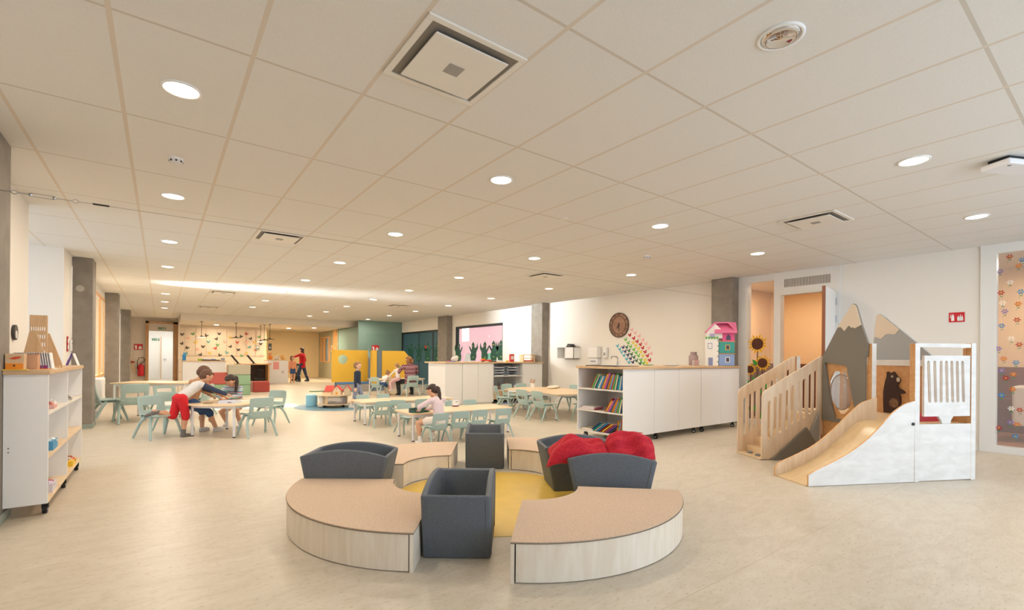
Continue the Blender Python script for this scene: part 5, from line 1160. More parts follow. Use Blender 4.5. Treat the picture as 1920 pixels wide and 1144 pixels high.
# desk with bags between counters
t = thing('work_desk', 'wooden desk standing against the reception counter', 'desk', (2.55, 22.9, 0))
B().box(0, 0, .84, 1.28, .7, .88).obj('desktop', PINE, t); B().box(1.22, 0, 0, 1.27, .7, .84).obj('side_panel', PINE, t); B().box(0, .3, 0, .05, .6, .84).obj('leg', PINE, t); B().box(.1, .68, .1, 1.22, .70, .84).obj('back_panel', M('dark_cubby', '4A3A30', .7), t); B().box(.0, .1, .06, 1.22, .68, .1).obj('lower_shelf', PINE, t)
for i, x in enumerate((2.62, 3.22)):
    t = thing('lectern_screen', 'black tilted tablet on the desk, '+['left one', 'right one'][i]+' of two', 'tablet', (x, 23.2, .88)); b = B().prism([(0, .02), (-.26, .36), (-.20, .38), (.06, .04)], -.12, .02, 'y'); b.obj('panel', BLACK, t); B().box(-.03, -.08, 0, .12, .08, .02).obj('base', BLACK, t); B().frust((-.10, 0, .02), (-.13, 0, .22), .01, .01, 6).obj('stand', MET, t)
simple('dark_bag', 'dark blue and yellow bag standing under the desk', 'bag', (2.72, 22.95, .10), [('body', B().box(-.18, -.12, .2, .18, .12, .52), M('navy_bag', '27344A', .8)), ('lower', B().box(-.16, -.11, 0, .16, .11, .2), M('bag_yellow', 'C9B457', .8)), ('handles', B().tube([Vector(p) for p in ((-.12, 0, .52), (-.10, 0, .72), (-.06, 0, .52))], .012, 6).tube([Vector(p) for p in ((.06, 0, .52), (.08, 0, .72), (.12, 0, .52))], .012, 6), M('navy_bag'))])
simple('black_office_base', 'black wheeled frame under the desk', 'trolley', (3.42, 22.95, .10), [('frame', B().box(-.18, -.1, .1, .18, .1, .16).cyl(0, 0, .16, .5, .03).ball((0, 0, .5), (.16, .1, .06)), BLACK), ('wheels', B().ball((-.16, -.05, .04), .04).ball((.16, -.05, .04), .04), BLACK)])
# foam blocks
def block(x0, x1, y, z, h, c, label, d=.5):
    t = thing('foam_block', label, 'foam block', ((x0+x1)/2, y, z), 0, 'soft play blocks'); w_ = (x1-x0)/2
    m = M('foam_'+c, c, .7)
    B().box(-w_, 0, .0, w_, d, h-.01).obj('body', m, t, bevel=.02, seg=2); B().box(-w_+.015, .02, h-.012, w_-.015, d-.02, h).obj('top_cover', M('foamtop_'+c, c, .6), t)
s0 = 1.77*17/17; xa, xb = at(428, 700, 17)[0], at(470, 700, 17)[0]
for i, (z, c, lb) in enumerate(((0, '8DAF8C', 'lowest green foam block of the stack behind the striped-sweater girl'), (.32, '8DAF8C', 'middle green foam block of the stack behind the striped-sweater girl'), (.64, 'B3AC97', 'top beige-grey foam block of the stack behind the striped-sweater girl'))): block(xa, xb, 17, z, .315, c, lb)
xa2, xb2 = at(393, 700, 17.1)[0], at(427.5, 700, 17.1)[0]
block(xa2, xb2, 17.1, .0, .34, '96B48F', 'green foam block under the red one, left of the tall stack')
block(xa2, xb2, 17.1, .345, .36, 'B85A50', 'red foam block on the green one, left of the tall stack')
block(at(476, 700, 18)[0], at(506, 700, 18)[0], 18, 0, .36, 'B0483F', 'red foam block on the floor right of the tall stack')
block(at(470.5, 700, 18.2)[0], at(475.5, 700, 18.2)[0], 18.2, 0, .36, 'B98B80', 'narrow mauve foam block beside the red floor block')
# radiator / white heater by left wall
t = thing('white_radiator', 'white boxy heater at the foot of the left window', 'heater', (-1.10, 12.55, .12)); B().box(-.08, -.25, 0, .18, .35, .66).obj('body', WHITE, t, bevel=.03, seg=3)
b = B()
for i in range(6): b.box(.181, .22, .30+.04*i, .185, .30, .315+.04*i)
b.obj('grille', BLACK, t); B().box(-.06, -.2, -.12, .12, .3, 0).obj('foot', M('device_white'), t)
# round play trolley
t = thing('round_play_trolley', 'round two-tier play trolley on wheels standing on the blue circle', 'trolley', (3.45, 12.0, 0))
B().cyl(0, 0, .285, .31, .41, n=40).obj('upper_disc', BIRCH, t); B().cyl(0, 0, .07, .095, .40, n=40).obj('lower_disc', BIRCH, t)
for x in (-.24, .24): B().box(x-.012, -.26, .095, x+.012, .26, .285).obj('divider', BIRCH, t)
for a in (.5, 2.0, 3.6, 5.2): B().ball((.30*math.cos(a), .30*math.sin(a), .035), .034).obj('castor', BLACK, t)
t = thing('clear_storage_box', 'clear plastic box of toys inside the round trolley', 'storage box', (3.45, 11.80, .096), -.64); B().box(-.20, -.14, 0, .20, .14, .15).obj('tub', CLEARP, t, bevel=.012); B().box(-.21, -.15, .15, .21, .15, .165).obj('lid', CLEARP, t)
for i in range(10): B().box(-.02, -.02, 0, .02, .02, .035).obj('toy_piece', M('pencil_'+['C0392B', 'D8C7B0', '8A5A3C'][i % 3], ['C0392B', 'D8C7B0', '8A5A3C'][i % 3], .5), t, loc=(-.15+.033*i, .04*math.sin(i*2.1), .02), rot=(0, .3*i, i))
t = thing('white_bucket', 'small white bucket on the lower tier of the round trolley', 'bucket', (3.16, 12.02, .095)); B().lathe([(0, 0), (.06, 0), (.075, .15), (.07, .15), (.055, .01), (0, .01)], 18).obj('body', WHITE, t); B().lathe([(.075, .15), (.082, .15), (.082, .162), (.07, .162)], 18).obj('rim', WHITE, t)
t = thing('blue_pouf', 'light blue drum stool left of the round trolley', 'stool', (3.02, 12.40, 0)); B().cyl(0, 0, 0, .28, .135, n=28).obj('body', M('light_blue_foam', '8FC8E0', .6), t, bevel=.015); B().cyl(0, 0, .28, .288, .125, n=28).obj('top', M('light_blue_top', 'A5D5E8', .6), t)
HW = wood('toy_house_wood', 'E6CDA6', 'F0DDBE', (6, 6, 1), .5); HR = M('house_red', 'D8473C', .6); HY = M('house_orange', 'E8A84A', .6)
def toyhouse(x, y, rz, w, d, h, rh, label, door=True, rc=HR):
    t = thing('toy_house', label, 'toy house', (x, y, .31), rz, 'wooden toy houses on the round trolley')
    B().prism([(-w/2, 0), (w/2, 0), (w/2, h), (0, h+rh), (-w/2, h)], -d/2, d/2, 'y').obj('walls', HW, t)
    for s in (-1, 1): B().prism([(0, h+rh+.004), (s*(w/2+.02), h-.02), (s*(w/2+.02), h-.008), (0, h+rh+.018)], -d/2-.01, d/2+.01, 'y').obj('roof', rc, t)
    if door: B().prism([(-.028, .01), (.028, .01), (.028, .06), (0, .085), (-.028, .06)], -d/2-.002, -d/2+.002, 'y').obj('archway', HY, t)
    B().frust((0, -d/2-.003, h+rh*.35), (0, -d/2, h+rh*.35), .012, .012, 12).obj('round_window', M('house_window', 'B85A3E', .6), t)
toyhouse(3.47, 11.78, -.64, .20, .14, .11, .10, 'middle toy house with arched orange doorway')
toyhouse(3.68, 11.70, -.45, .14, .16, .13, .09, 'right toy house with red roof on the round trolley', False)
toyhouse(3.36, 12.02, .9, .20, .18, .10, .10, 'rear left toy house with long sloping red roof', False)
simple('toy_wall', 'low cream wooden wall with red edge at the left of the trolley top', 'toy', (3.22, 11.82, .31), [('wall', B().box(-.09, -.012, 0, .09, .012, .07), HW), ('red_edge', B().box(-.09, -.014, .07, .09, .014, .078), HR)], -.5)
# yellow screens
YEL = M('screen_yellow', 'E9B93B', .5); GRY = M('screen_grey', '6F7F8D', .55)
def scr(px0, px1, Y, zb, zt, nm, label, hole=None, corner=None):
    x0, x1 = at(px0, 690, Y)[0], at(px1, 690, Y)[0]
    t = thing(nm, label, 'room divider', (x0, Y, 0), 0, 'yellow play screens'); w_ = x1-x0
    out = [(0, zb), (w_, zb), (w_, zt), (0, zt)] if not corner else [(0, zb), (w_, zb), (w_, zt-corner*1.1), (w_-corner, zt), (0, zt)]
    bm = bmesh.new(); es = []
    lp = [out]+([[(hole[0]*w_+hole[2]*math.cos(2*PI*i/32), hole[1]+hole[2]*math.sin(2*PI*i/32)) for i in range(32)]] if hole else [])
    for q in lp:
        vs = [bm.verts.new((a, 0, c)) for a, c in q]; es += [bm.edges.new((vs[i], vs[(i+1) % len(vs)])) for i in range(len(vs))]
    bmesh.ops.triangle_fill(bm, use_beauty=True, use_dissolve=False, edges=es)
    r = bmesh.ops.extrude_face_region(bm, geom=bm.faces[:]); bmesh.ops.translate(bm, vec=(0, .03, 0), verts=[g for g in r['geom'] if isinstance(g, bmesh.types.BMVert)])
    b = B(); b.bm.free(); b.bm = bm; b.obj('panel', YEL, t)
    return t, w_
t, w_ = scr(622, 692, 17.2, .32, 1.47, 'yellow_screen', 'large yellow screen with a round hole', hole=(.29, 1.13, .17)); B().box(w_*.1, .04, 0, w_*.16, .12, .34).box(w_*.86, .04, 0, w_*.92, .12, .34).obj('foot', GRY, t)
t, w_ = scr(694, 706.5, 16.9, .16, 1.47, 'yellow_screen', 'narrow yellow screen with mirror strip and grey post'); B().box(-.06, -.02, .1, 0, .06, 1.50).obj('post', GRY, t); B().box(.02, .035, 0, w_, .3, .16).obj('foot', GRY, t)
t, w_ = scr(716, 768, 17.0, .30, 1.46, 'yellow_screen', 'yellow screen with cut-off corner behind the seated woman', corner=.22); B().box(-.19, -.02, 0, -.02, .08, 1.48).obj('post', GRY, t); B().box(-.5, -.30, 0, -.02, .1, .22).obj('foot', GRY, t); B().box(w_-.36, -.012, .98, w_-.30, -.002, 1.26).obj('teal_handle', TL, t, rot=(0, .4, 0), loc=(-.48, 0, .02)); B().box(.1, .035, 0, .2, .15, .31).box(w_-.2, .035, 0, w_-.1, .15, .31).obj('support', GRY, t)
for i, (px0, px1) in enumerate(((633, 662), (668, 694))):
    x0, x1 = at(px0, 725, 16.75)[0], at(px1, 725, 16.75)[0]; t = thing('lidded_storage_box', ['clear storage box with blue lid under the yellow screen, left one', 'clear storage box with blue lid under the yellow screen, right one'][i], 'storage box', (x0, 16.6, 0), 0, 'blue lidded boxes'); w_ = x1-x0
    B().box(.03, 0, 0, w_-.03, .35, .28).obj('tub', M('box_grey_clear', 'B5AFA8', .25, alpha=.75), t, bevel=.02); B().box(0, -.02, .28, w_, .38, .33).obj('lid', M('lid_blue', '3D78B8', .4), t, bevel=.01)
    for k in range(5): B().box(-.05, -.05, 0, .05, .05, .06).obj('toy_piece', M('pencil_'+['C0392B', 'D8C7B0', '8A5A3C'][k % 3]), t, loc=(.1+.09*k, .15, .02), rot=(.2*k, 0, k))
simple('teal_wall_hanger', 'small teal and grey cloth hanging on the screen post', 'cloth', (at(691, 670, 16.8)[0], 16.8, 1.20), [('cloth', B().box(-.03, -.02, 0, .05, 0, .22).box(-.01, -.03, .18, .02, 0, .36), M('grey_teal_cloth', '8FA8A5', .9)), ('tip', B().box(-.02, -.025, -.06, .02, -.005, 0), M('brown_tip', '8C7A66', .9))])
simple('green_mat', 'thin dark green mat on the floor left of the trolley', 'mat', (4.45, 17.3, 0), [('mat', B().box(-.3, -.12, 0, .35, .12, .02), M('green_mat_c', '6F8F6B', .8)), ('edge', B().box(-.31, -.13, 0, .36, -.12, .012), M('green_mat_e', '57735A', .8))])
simple('blue_folder', 'blue folder and yellow wedge on the chair right of the seated woman', 'folder', (7.20, 14.12, .372), [('folder', B().box(-.14, -.1, 0, .14, .1, .03), M('folder_blue', '3F6FB5', .5)), ('wedge', B().prism([(-.17, .03), (-.06, .03), (-.115, -.0)], -.11, -.08, 'y'), M('yellow_pad'))])
# ================================================================ PEOPLE
def remesh(b, nm, mat, parent, vox, it=4, smooth=True):
    o = b.obj(nm, mat, None)
    r = o.modifiers.new('r', 'REMESH'); r.mode = 'VOXEL'; r.voxel_size = vox; r.use_smooth_shade = True
    s = o.modifiers.new('s', 'SMOOTH'); s.iterations = it; s.factor = .5
    dg = bpy.context.evaluated_depsgraph_get(); me = bpy.data.meshes.new_from_object(o.evaluated_get(dg)); me.name = nm
    o.modifiers.clear(); o.data = me
    if not me.materials: me.materials.append(mat)
    for p in me.polygons: p.use_smooth = True
    o.parent = parent
    return o
def dense(L):
    R = []
    for a, b in zip(L, L[1:]): R += [tuple(p+(q-p)*i/3 for p, q in zip(a, b)) for i in range(3)]
    return R+[L[-1]]
def ik(a, t, l1, l2, hint):
    a = Vector(a); t = Vector(t); d = t-a; L = min(d.length, (l1+l2)*.999)
    if d.length < 1e-5: d = Vector((0, 0, -1))
    dn = d.normalized(); t = a+dn*L
    x = (l1*l1-l2*l2+L*L)/(2*L); y = math.sqrt(max(0, l1*l1-x*x))
    h = Vector(hint); h = h-dn*h.dot(dn); h = h.normalized() if h.length > 1e-4 else Vector((1, 0, 0))
    return a+dn*x+h*y, t
def person(label, loc, rz, h, skin, hairc, top, bottom, pose, sleeve=1.0, topdrop=.02, bot_to='ankle', hair='short', shoes=None, socks=None, adult=False, wide=1.0, vox=.007, sleevemat=None, female=False):
    t = thing('person', label, 'person', loc, rz)
    hh = (.135 if adult else .165)*h; tl = (.30 if adult else .285)*h; th = .238*h; sh = .232*h; ua = .165*h; fa = .145*h
    P = Vector(pose.get('pel', (0, 0, .50*h))); up_ = Vector(pose.get('spine', (0, .03, 1))).normalized(); xr = Vector(pose.get('x', (1, 0, 0))).normalized()
    C = P+up_*tl; fwd = up_.cross(xr).normalized(); 
    shw, hpw = (.108 if adult else .098)*h, .050*h
    sL, sR = C-xr*shw*wide-up_*.02*h, C+xr*shw*wide-up_*.02*h
    hL, hR = P-xr*hpw, P+xr*hpw
    nk = Vector(pose.get('neck', up_)).normalized(); N = C+nk*.045*h; face = Vector(pose.get('face', (0, 1, 0))).normalized()
    hu = Vector(pose.get('headup', nk)); hu = (hu-face*hu.dot(face)).normalized(); hx = face.cross(hu).normalized()
    HC_ = N+hu*hh*.50
    R3 = Matrix((hx, face, hu)).transposed()
    S = Matrix.Identity(3)
    body = B(); k = h
    # head
    body.ball(HC_+hu*hh*.10, (hh*.385, hh*.44, hh*.40), 20, 14, R3); body.ball(HC_-hu*hh*.18+face*hh*.06, (hh*.30, hh*.33, hh*.32), 16, 10, R3)
    body.ball(HC_-hu*hh*.06+face*hh*.43, (hh*.055, hh*.085, hh*.075), 10, 7, R3)
    body.ball(HC_-hu*hh*.36+face*hh*.24, (hh*.12, hh*.12, hh*.09), 10, 7, R3)
    for s in (-1, 1): body.ball(HC_-hu*hh*.02+hx*s*hh*.385, (hh*.045, hh*.08, hh*.11), 10, 7, R3)
    body.cap(C-up_*.01*h, N+hu*hh*.12, .034*h, .030*h)
    # torso
    RB3 = Matrix((xr, fwd, up_)).transposed()
    for f, wx, wy in dense(((.0, .078, .062), (.25, .072, .056), (.5, .073, .055), (.75, .082, .058), (.93, .080, .050))):
        body.ball(P+up_*tl*f, (wx*k*wide, wy*k*wide, .055*k), 14, 10, RB3)
    body.cap(sL, sR, .034*k, .034*k)
    def arm(s, S0, T, hint):
        E_, Wp = ik(S0, T, ua, fa, hint); body.cap(S0, E_, .030*k, .023*k); body.cap(E_, Wp, .024*k, .0165*k)
        d = (Wp-E_).normalized(); hd = Vector(pose.get('hand'+s, d)).normalized(); pn = Vector(pose.get('palm'+s, (0, 0, -1))); pn = (pn-hd*pn.dot(hd)); pn = pn.normalized() if pn.length > .01 else xr
        sd = hd.cross(pn).normalized(); R_ = Matrix((sd, hd, pn)).transposed(); pl = .042*k
        body.ball(Wp+hd*pl*.8, (.024*k, pl, .012*k), 12, 8, R_)
        ts = 1 if s == 'L' else -1
        for q, ln in zip((-1.5, -.5, .5, 1.5), (.030, .036, .034, .026)):
            b0 = Wp+hd*pl*1.5+sd*q*.0115*k; b1 = b0+hd*ln*k*.55+pn*.004*k; b2 = b1+hd*ln*k*.35+pn*.014*k
            body.cap(b0, b1, .0062*k, .0058*k, 8); body.cap(b1, b2, .0058*k, .005*k, 8)
        b0 = Wp+hd*pl*.5+sd*ts*.018*k; b1 = b0+sd*ts*.014*k+hd*.020*k+pn*.006*k; body.cap(b0, b1, .0085*k, .007*k, 8); body.cap(b1, b1+hd*.016*k+pn*.006*k, .007*k, .006*k, 8)
        return E_, Wp
    eL, wL = arm('L', sL, pose['hL'], pose.get('ehL', (-.5, -.6, -1))); eR, wR = arm('R', sR, pose['hR'], pose.get('ehR', (.5, -.6, -1)))
    def leg(H0, T, hint, fd):
        K, A = ik(H0, T, th, sh, hint); body.cap(H0, K, .052*k, .036*k, 14); body.cap(K, A, .036*k, .023*k, 14); body.ball(K*.6+A*.4-Vector(hint).normalized()*.010*k, (.033*k, .033*k, .05*k), 12, 8)
        f = Vector(fd).normalized(); body.cap(A-f*.012*k-Vector((0, 0, .02*k)), A+f*.085*k-Vector((0, 0, .028*k)), .022*k, .016*k)
        return K, A, f
    kL, aL, fL = leg(hL, pose['fL'], pose.get('khL', (0, 1, .1)), pose.get('tL', (0, 1, 0))); kR, aR, fR = leg(hR, pose['fR'], pose.get('khR', (0, 1, .1)), pose.get('tR', (0, 1, 0)))
    remesh(body, 'body', skin, t, vox)
    # clothing
    g = B(); e = .012*k
    for f, wx, wy in dense(((-topdrop*3, .088, .070), (.0, .086, .069), (.25, .080, .064), (.5, .081, .063), (.75, .090, .066), (.93, .088, .056))):
        g.ball(P+up_*tl*f, (wx*k*wide, wy*k*wide, .058*k), 16, 12, RB3)
    g.cap(sL, sR, .041*k, .041*k)
    g2 = B() if sleevemat else g
    for (s0, e_, w0) in ((sL, eL, wL), (sR, eR, wR)):
        if sleeve >= 1: g2.cap(s0, e_, .039*k, .032*k); g2.cap(e_, e_+(w0-e_)*.93, .032*k, .026*k)
        else: g2.cap(s0, s0+(e_-s0)*sleeve, .040*k, .038*k)
    # cut neck by leaving the collar low
    remesh(g, 'top', top, t, vox*1.15, 5)
    if sleevemat: remesh(g2, 'sleeves', sleevemat, t, vox*1.15, 4)
    g = B(); g.ball(P-up_*.01*k, (.090*k, .074*k, .060*k), 16, 12, RB3); g.ball(P-up_*.035*k, (.086*k, .074*k, .050*k), 16, 12, RB3)
    for h0, K, A in ((hL, kL, aL), (hR, kR, aR)):
        if bot_to == 'skirt': g.frust(h0, h0+(K-h0)*.55, .060*k, .062*k, 16); g.ball(h0, .062*k); g.ball(h0+(K-h0)*.55, .062*k)
        elif bot_to == 'thigh': g.cap(h0, h0+(K-h0)*.62, .060*k, .052*k, 14)
        elif bot_to == 'knee': g.cap(h0, K, .060*k, .048*k, 14); g.cap(K, K+(A-K)*.10, .048*k, .047*k, 14)
        else: g.cap(h0, K, .060*k, .044*k, 14); g.cap(K, K+(A-K)*.96, .044*k, .034*k, 14)
    remesh(g, 'trousers' if bot_to in ('ankle', 'knee') else ('skirt' if bot_to == 'skirt' else 'shorts'), bottom, t, vox*1.15, 4)
    for A, f, K in ((aL, fL, kL), (aR, fR, kR)):
        if socks: 
            q = B(); q.cap(A-f*.012*k-Vector((0, 0, .02*k)), A+f*.088*k-Vector((0, 0, .028*k)), .026*k, .020*k); q.cap(A-Vector((0, 0, .01*k)), A+(K-A)*.22, .027*k, .028*k); remesh(q, 'sock', socks, t, vox, 3)
        if shoes:
            q = B(); q.ball(A+f*.030*k-Vector((0, 0, .018*k)), (.034*k, .074*k, .030*k), 16, 10, Matrix((f.cross(Vector((0, 0, 1))), f, Vector((0, 0, 1)))).transposed()); q.ball(A-Vector((0, 0, .004*k)), (.032*k, .034*k, .026*k)); so = remesh(q, 'shoe', shoes, t, vox, 3)
            z = A.z-.045*k; R_ = Matrix((f.cross(Vector((0, 0, 1))), f, Vector((0, 0, 1)))).transposed(); q = B(); q.ball(A+f*.032*k-Vector((0, 0, .037*k)), (.036*k, .078*k, .010*k), 16, 8, R_); q.obj('sole', M('off_white'), so)
    # face
    for s in (-1, 1):
        ey = B().ball(HC_+hu*hh*.03+hx*s*hh*.155+face*hh*.385, (hh*.055, hh*.03, hh*.035), 10, 7, R3).obj('eye', M('eye_white', 'F2EEE9', .3), t); B().ball(HC_+hu*hh*.03+hx*s*hh*.155+face*hh*.41, (hh*.026, hh*.012, hh*.028), 8, 6, R3).obj('iris', M('iris_brown', '3A2416', .3), ey)
        B().ball(HC_+hu*hh*.12+hx*s*hh*.155+face*hh*.40, (hh*.07, hh*.02, hh*.012), 8, 6, R3).obj('eyebrow', hairc, t)
    B().ball(HC_-hu*hh*.24+face*hh*.385, (hh*.095, hh*.025, hh*.020), 10, 6, R3).obj('mouth', M('lips', 'B5665A', .5), t)
    # hair
    q = B(); q.ball(HC_+hu*hh*.16-face*hh*.075, (hh*.42, hh*.445, hh*.40), 20, 14, R3); q.ball(HC_-hu*hh*.04-face*hh*.17, (hh*.39, hh*.345, hh*.36), 16, 12, R3)
    q.ball(HC_+hu*hh*.37+face*hh*.22, (hh*.27, hh*.20, hh*.12), 12, 8, R3)
    if hair in ('long', 'bob'):
        for s in (-1, 1): q.ball(HC_-hu*hh*.20+hx*s*hh*.30-face*hh*.10, (hh*.13, hh*.24, hh*.34), 12, 8, R3)
        q.ball(HC_-hu*hh*.34-face*hh*.22, (hh*.34, hh*.20, hh*.34), 12, 8, R3)
        if hair == 'long': q.ball(HC_-hu*hh*.70-face*hh*.24, (hh*.34, hh*.17, hh*.38), 12, 8, R3)
    if hair == 'curly':
        rr = random.Random(4)
        for i in range(46):
            a, b_ = rr.uniform(0, 2*PI), rr.uniform(-.85, .9); rad = hh*(.46+.12*(b_ < 0))
            v = hx*math.cos(a)*math.sqrt(1-b_*b_)*rad+(-face)*abs(math.sin(a))*math.sqrt(1-b_*b_)*rad+hu*b_*rad*1.15
            q.ball(HC_-hu*hh*.08-face*hh*.05+v, hh*.115, 8, 6)
    if isinstance(hair, tuple):   # ponytail: list of offsets (hx, face, hu) in head heights
        b0_ = HC_+hx*hair[0][0]*hh+face*hair[0][1]*hh+hu*hair[0][2]*hh; pts = [b0_+hx*p[0]*hh+Vector((face.x, face.y, 0)).normalized()*p[1]*hh+Vector((0, 0, p[2]*hh)) for p in ((0, 0, 0),)+tuple(hair[1:])]; rs = [.10, .15, .16, .13, .06]
        for i in range(len(pts)-1): q.cap(pts[i], pts[i+1], rs[min(i, 4)]*hh, rs[min(i+1, 4)]*hh)
    hr = remesh(q, 'hair', hairc, t, vox*.9, 2)
    if isinstance(hair, tuple): B().ball(HC_+hx*hair[0][0]*hh+face*hair[0][1]*hh+hu*hair[0][2]*hh, (hh*.13, hh*.13, hh*.10), 10, 7).obj('hair_tie', M('hair_tie_white', 'E9E4E6', .7), hr)
    return t
SK1 = M('skin_warm', 'D9A584', .55); SK2 = M('skin_light', 'E6B99B', .55)
HB = two('hair_brown', '5A3A28', '6E4A33', 80, .6, .5); HDK = two('hair_dark', '2E1C16', '3E281F', 80, .5, .5); HL = two('hair_fair', '8A6444', 'A17A55', 80, .6, .5); HCU = two('hair_auburn', '8A5A34', 'A8743F', 50, .6, .6)
DEN = two('denim', '2F4A72', '3C5A86', 120, .85, .2); JNS = two('dark_denim', '26344F', '31425F', 120, .85, .2)
# boy in red trousers: stands on right foot, kneels with the left on the chair, leans over the table. Local +Y = towards the table
rb = -math.atan2(.84, .54)
person('boy in red knee-length trousers and grey top with navy sleeves leaning over the table', (.27, 8.83, 0), -1.16, 1.18, SK1, HB, M('grey_marl', 'D9D5D2', .9, var=.04, scale=60), M('red_cotton', 'D8232B', .85),
       dict(pel=(0, -.03, .60), spine=(.06, .80, .62), face=(.25, .80, -.55), neck=(.05, .75, .65), headup=(.05, .55, .8), hL=(-.20, .80, .54), hR=(.28, .72, .54), ehL=(-.6, -.2, -.5), ehR=(.7, -.1, -.5), fR=(.03, .0, .053), khR=(0, 1, 0), fL=(-.10, -.34, .42), khL=(0, 1, -.6), tL=(0, -1, -.25)),
       bot_to='knee', socks=M('grey_sock', '77716C', .9), sleevemat=M('navy_sleeve', '35405A', .9))
person('child in brown top and wide denim shorts bending over the far side of the table', (.60, 9.20, 0), -1.0, 1.27, SK1, HB, M('brown_top', 'B98A66', .9, var=.06, scale=40), DEN,
       dict(pel=(0, -.26, .50), spine=(-.02, .34, .88), face=(.15, .8, -.6), neck=(0, .5, .8), headup=(0, .6, .8), hL=(-.16, .26, .54), hR=(.18, .24, .54), fL=(-.09, .0, .056), fR=(.10, .10, .056), khL=(-.1, 1, .3), khR=(.1, 1, .3)),
       bot_to='knee', shoes=M('grey_trainer', 'C9C6C4', .6), sleeve=1.0)
person('girl in striped sweater with long dark ponytail leaning on the rounded table', (1.06, 9.60, 0), 2.62, 1.20, SK1, HDK, stripes('striped_knit', ['6E9FA0', 'E7DCD8', '3F5E9A', 'B6D2C8', 'C05A72', '5A7FB0', '7FC0A0', 'D9C9D8'], 'Z', 9), M('peach_skirt', 'E3B8A0', .8),
       dict(pel=(0, -.10, .42), spine=(0, .55, .8), face=(.05, .72, -.62), neck=(0, .6, .75), headup=(0, .5, .8), hL=(-.06, .36, .535), hR=(.07, .36, .535), ehL=(-1, 0, -.3), ehR=(1, 0, -.3), fL=(-.12, .08, .06), fR=(.16, -.05, .06), khL=(0, 1, .3), khR=(.3, 1, .3)),
       bot_to='skirt', socks=M('white_sock', 'E9E4DF', .9), hair=((-.10, -.44, .12), (-.28, .0, -.10), (-.38, .12, -.5), (-.38, .22, -.95), (-.34, .28, -1.35)))
# girl in pale pink at the long table
person('girl in pale pink jumper with long dark ponytail sitting at the long low table', (3.26, 6.20, 0), .20, 1.13, SK1, HDK, M('pale_pink_knit', 'E9D3D8', .95, var=.04, scale=50, bump=.2), M('cream_skirt', 'EFE3DC', .9),
       dict(pel=(.03, -.02, .33), spine=(.02, .26, .95), face=(-.45, .70, -.62), neck=(-.05, .6, .8), headup=(0, .5, .8), hL=(-.13, .27, .47), hR=(.05, .30, .47), ehL=(-1, -.1, -.15), ehR=(1, -.1, -.3), fL=(-.26, .06, .055), fR=(.10, .22, .055), khL=(-.7, 1, .8), khR=(0, 1, .8)),
       bot_to='skirt', socks=M('white_sock'), hair=((-.02, -.46, .12), (-.08, -.22, -.18), (-.24, -.38, -.6), (-.30, -.46, -1.05), (-.28, -.46, -1.5)), vox=.006)
# walking boy
person('fair-haired boy in navy top and grey shorts walking right past the yellow screen', (3.80, 11.35, 0), math.radians(-128), 1.12, SK2, HL, M('navy_top', '2B3448', .9), M('blue_grey_shorts', '8C93A8', .9),
       dict(face=(0, 1, .0), spine=(0, .02, 1), hL=(-.16, .02, .48), hR=(.16, .02, .48), ehL=(-.3, -1, 0), ehR=(.3, -1, 0), fL=(-.05, .16, .055), fR=(.05, -.14, .06)), bot_to='knee', socks=M('white_sock'), vox=.008)
# woman in red and girl in orange at the back
W1 = person('woman in red jacket and jeans reaching out to the small girl at the back', (5.42, 24.05, 0), math.radians(58), 1.66, SK2, HDK, M('red_fleece', 'B3121F', .9), JNS,
       dict(face=(.05, 1, -.18), spine=(0, .02, 1), hL=(-.10, .62, 1.10), hR=(.22, .02, .80), ehL=(-.2, 0, -1), ehR=(.3, -1, 0), fL=(-.09, .10, .075), fR=(.14, -.22, .075), khR=(0, 1, .1), palmL=(0, 0, -1)), topdrop=.06, shoes=M('black_shoe', '1D1C1C', .6), hair='long', adult=True, wide=1.2, vox=.010)
B().prism([(-.03, 0), (.03, 0), (0, .06)], 0, .008, 'y').obj('white_logo', WHITE, W1, loc=(.09, .125, 1.22))
person('small girl in orange cardigan and denim shorts standing by the reception counter', (4.86, 23.45, 0), math.radians(-165), 1.24, SK1, HB, M('orange_cardigan', 'E59A78', .9, var=.12, scale=20), DEN,
       dict(face=(-.5, .8, .1), hL=(-.15, .05, .56), hR=(.16, .06, .56), fL=(-.06, 0, .06), fR=(.08, 0, .06)), topdrop=.05, bot_to='thigh', hair='long', vox=.010)
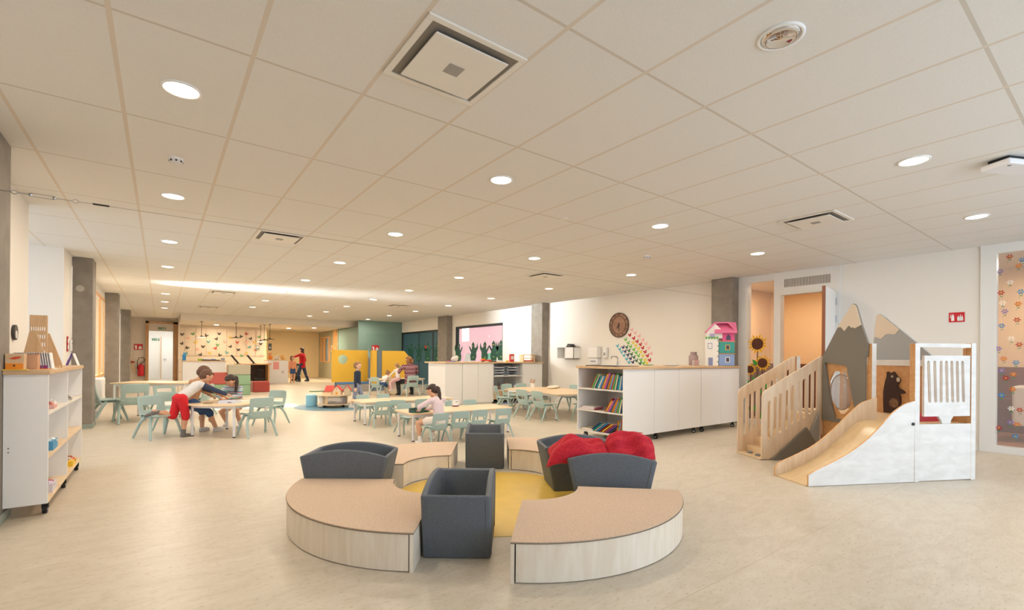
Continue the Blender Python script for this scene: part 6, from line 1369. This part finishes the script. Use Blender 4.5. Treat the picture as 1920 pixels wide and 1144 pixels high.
t = thing('black_backpack', 'black and grey bag standing behind the girl in orange', 'bag', (5.35, 25.0, 0)); B().box(-.14, -.12, .10, .14, .12, .85).obj('body', M('black_fabric', '232425', .9), t, bevel=.04); B().box(.02, -.14, .25, .22, -.1, .75).obj('grey_cloth', M('grey_cloth', '8D9089', .9), t); B().box(-.2, -.1, 0, .2, .1, .10).obj('base', BLACK, t)
# seated woman and two little ones at the yellow screen
person('woman with curly auburn hair in a maroon patterned jumper sitting with her back turned', (6.36, 13.98, 0), .10, 1.66, SK2, HCU, stripes('patterned_knit', ['6E3440', 'A97F86', '7C3D49', 'C3A2A4', '5E2C38'], 'Z', 8, zig=14), BLACK,
       dict(pel=(0, -.02, .47), spine=(.0, .10, 1), face=(-.3, .9, -.3), neck=(-.02, .3, 1), hL=(-.20, .36, .62), hR=(.26, .36, .62), ehL=(-1, -.2, -.3), ehR=(1, -.2, -.3), fL=(-.24, .25, .075), fR=(.22, .22, .075), khL=(-.3, 1, .7), khR=(.3, 1, .7)), topdrop=.05, shoes=MATS['black_shoe'], hair='curly', adult=True, wide=1.3, vox=.009)
person('toddler with brown hair and pink trousers on the seated woman\'s knee', (6.02, 14.12, 0), .35, .98, SK2, HL, M('cream_vest', 'EDE3DC', .9), M('pink_trousers', 'DDB4B4', .9),
       dict(pel=(0, 0, .56), spine=(.05, .15, 1), face=(.1, .9, -.35), hL=(-.12, .28, .62), hR=(.14, .28, .62), fL=(-.18, .12, .22), fR=(-.02, .16, .22), khL=(-.6, .8, .3), khR=(-.3, 1, .3)), bot_to='ankle', socks=M('white_sock'), vox=.009)
person('little girl in white with denim skirt bending over the table by the yellow screen', (5.66, 14.52, 0), math.radians(-65), 1.02, SK2, HL, M('white_tee', 'EFEBE6', .9), DEN,
       dict(pel=(0, -.02, .38), spine=(0, .62, .75), face=(.1, .75, -.6), neck=(0, .7, .7), headup=(0, .6, .8), hL=(-.18, .48, .55), hR=(.14, .50, .55), ehL=(-1, 0, 0), fL=(-.06, .22, .055), fR=(.10, .2, .055), khL=(0, 1, .8), khR=(0, 1, .8)), sleeve=.5, bot_to='skirt', hair=((0, -.35, .42), (0, -.1, .02), (0, -.2, -.1), (0, -.25, -.25), (0, -.25, -.4)), vox=.008)
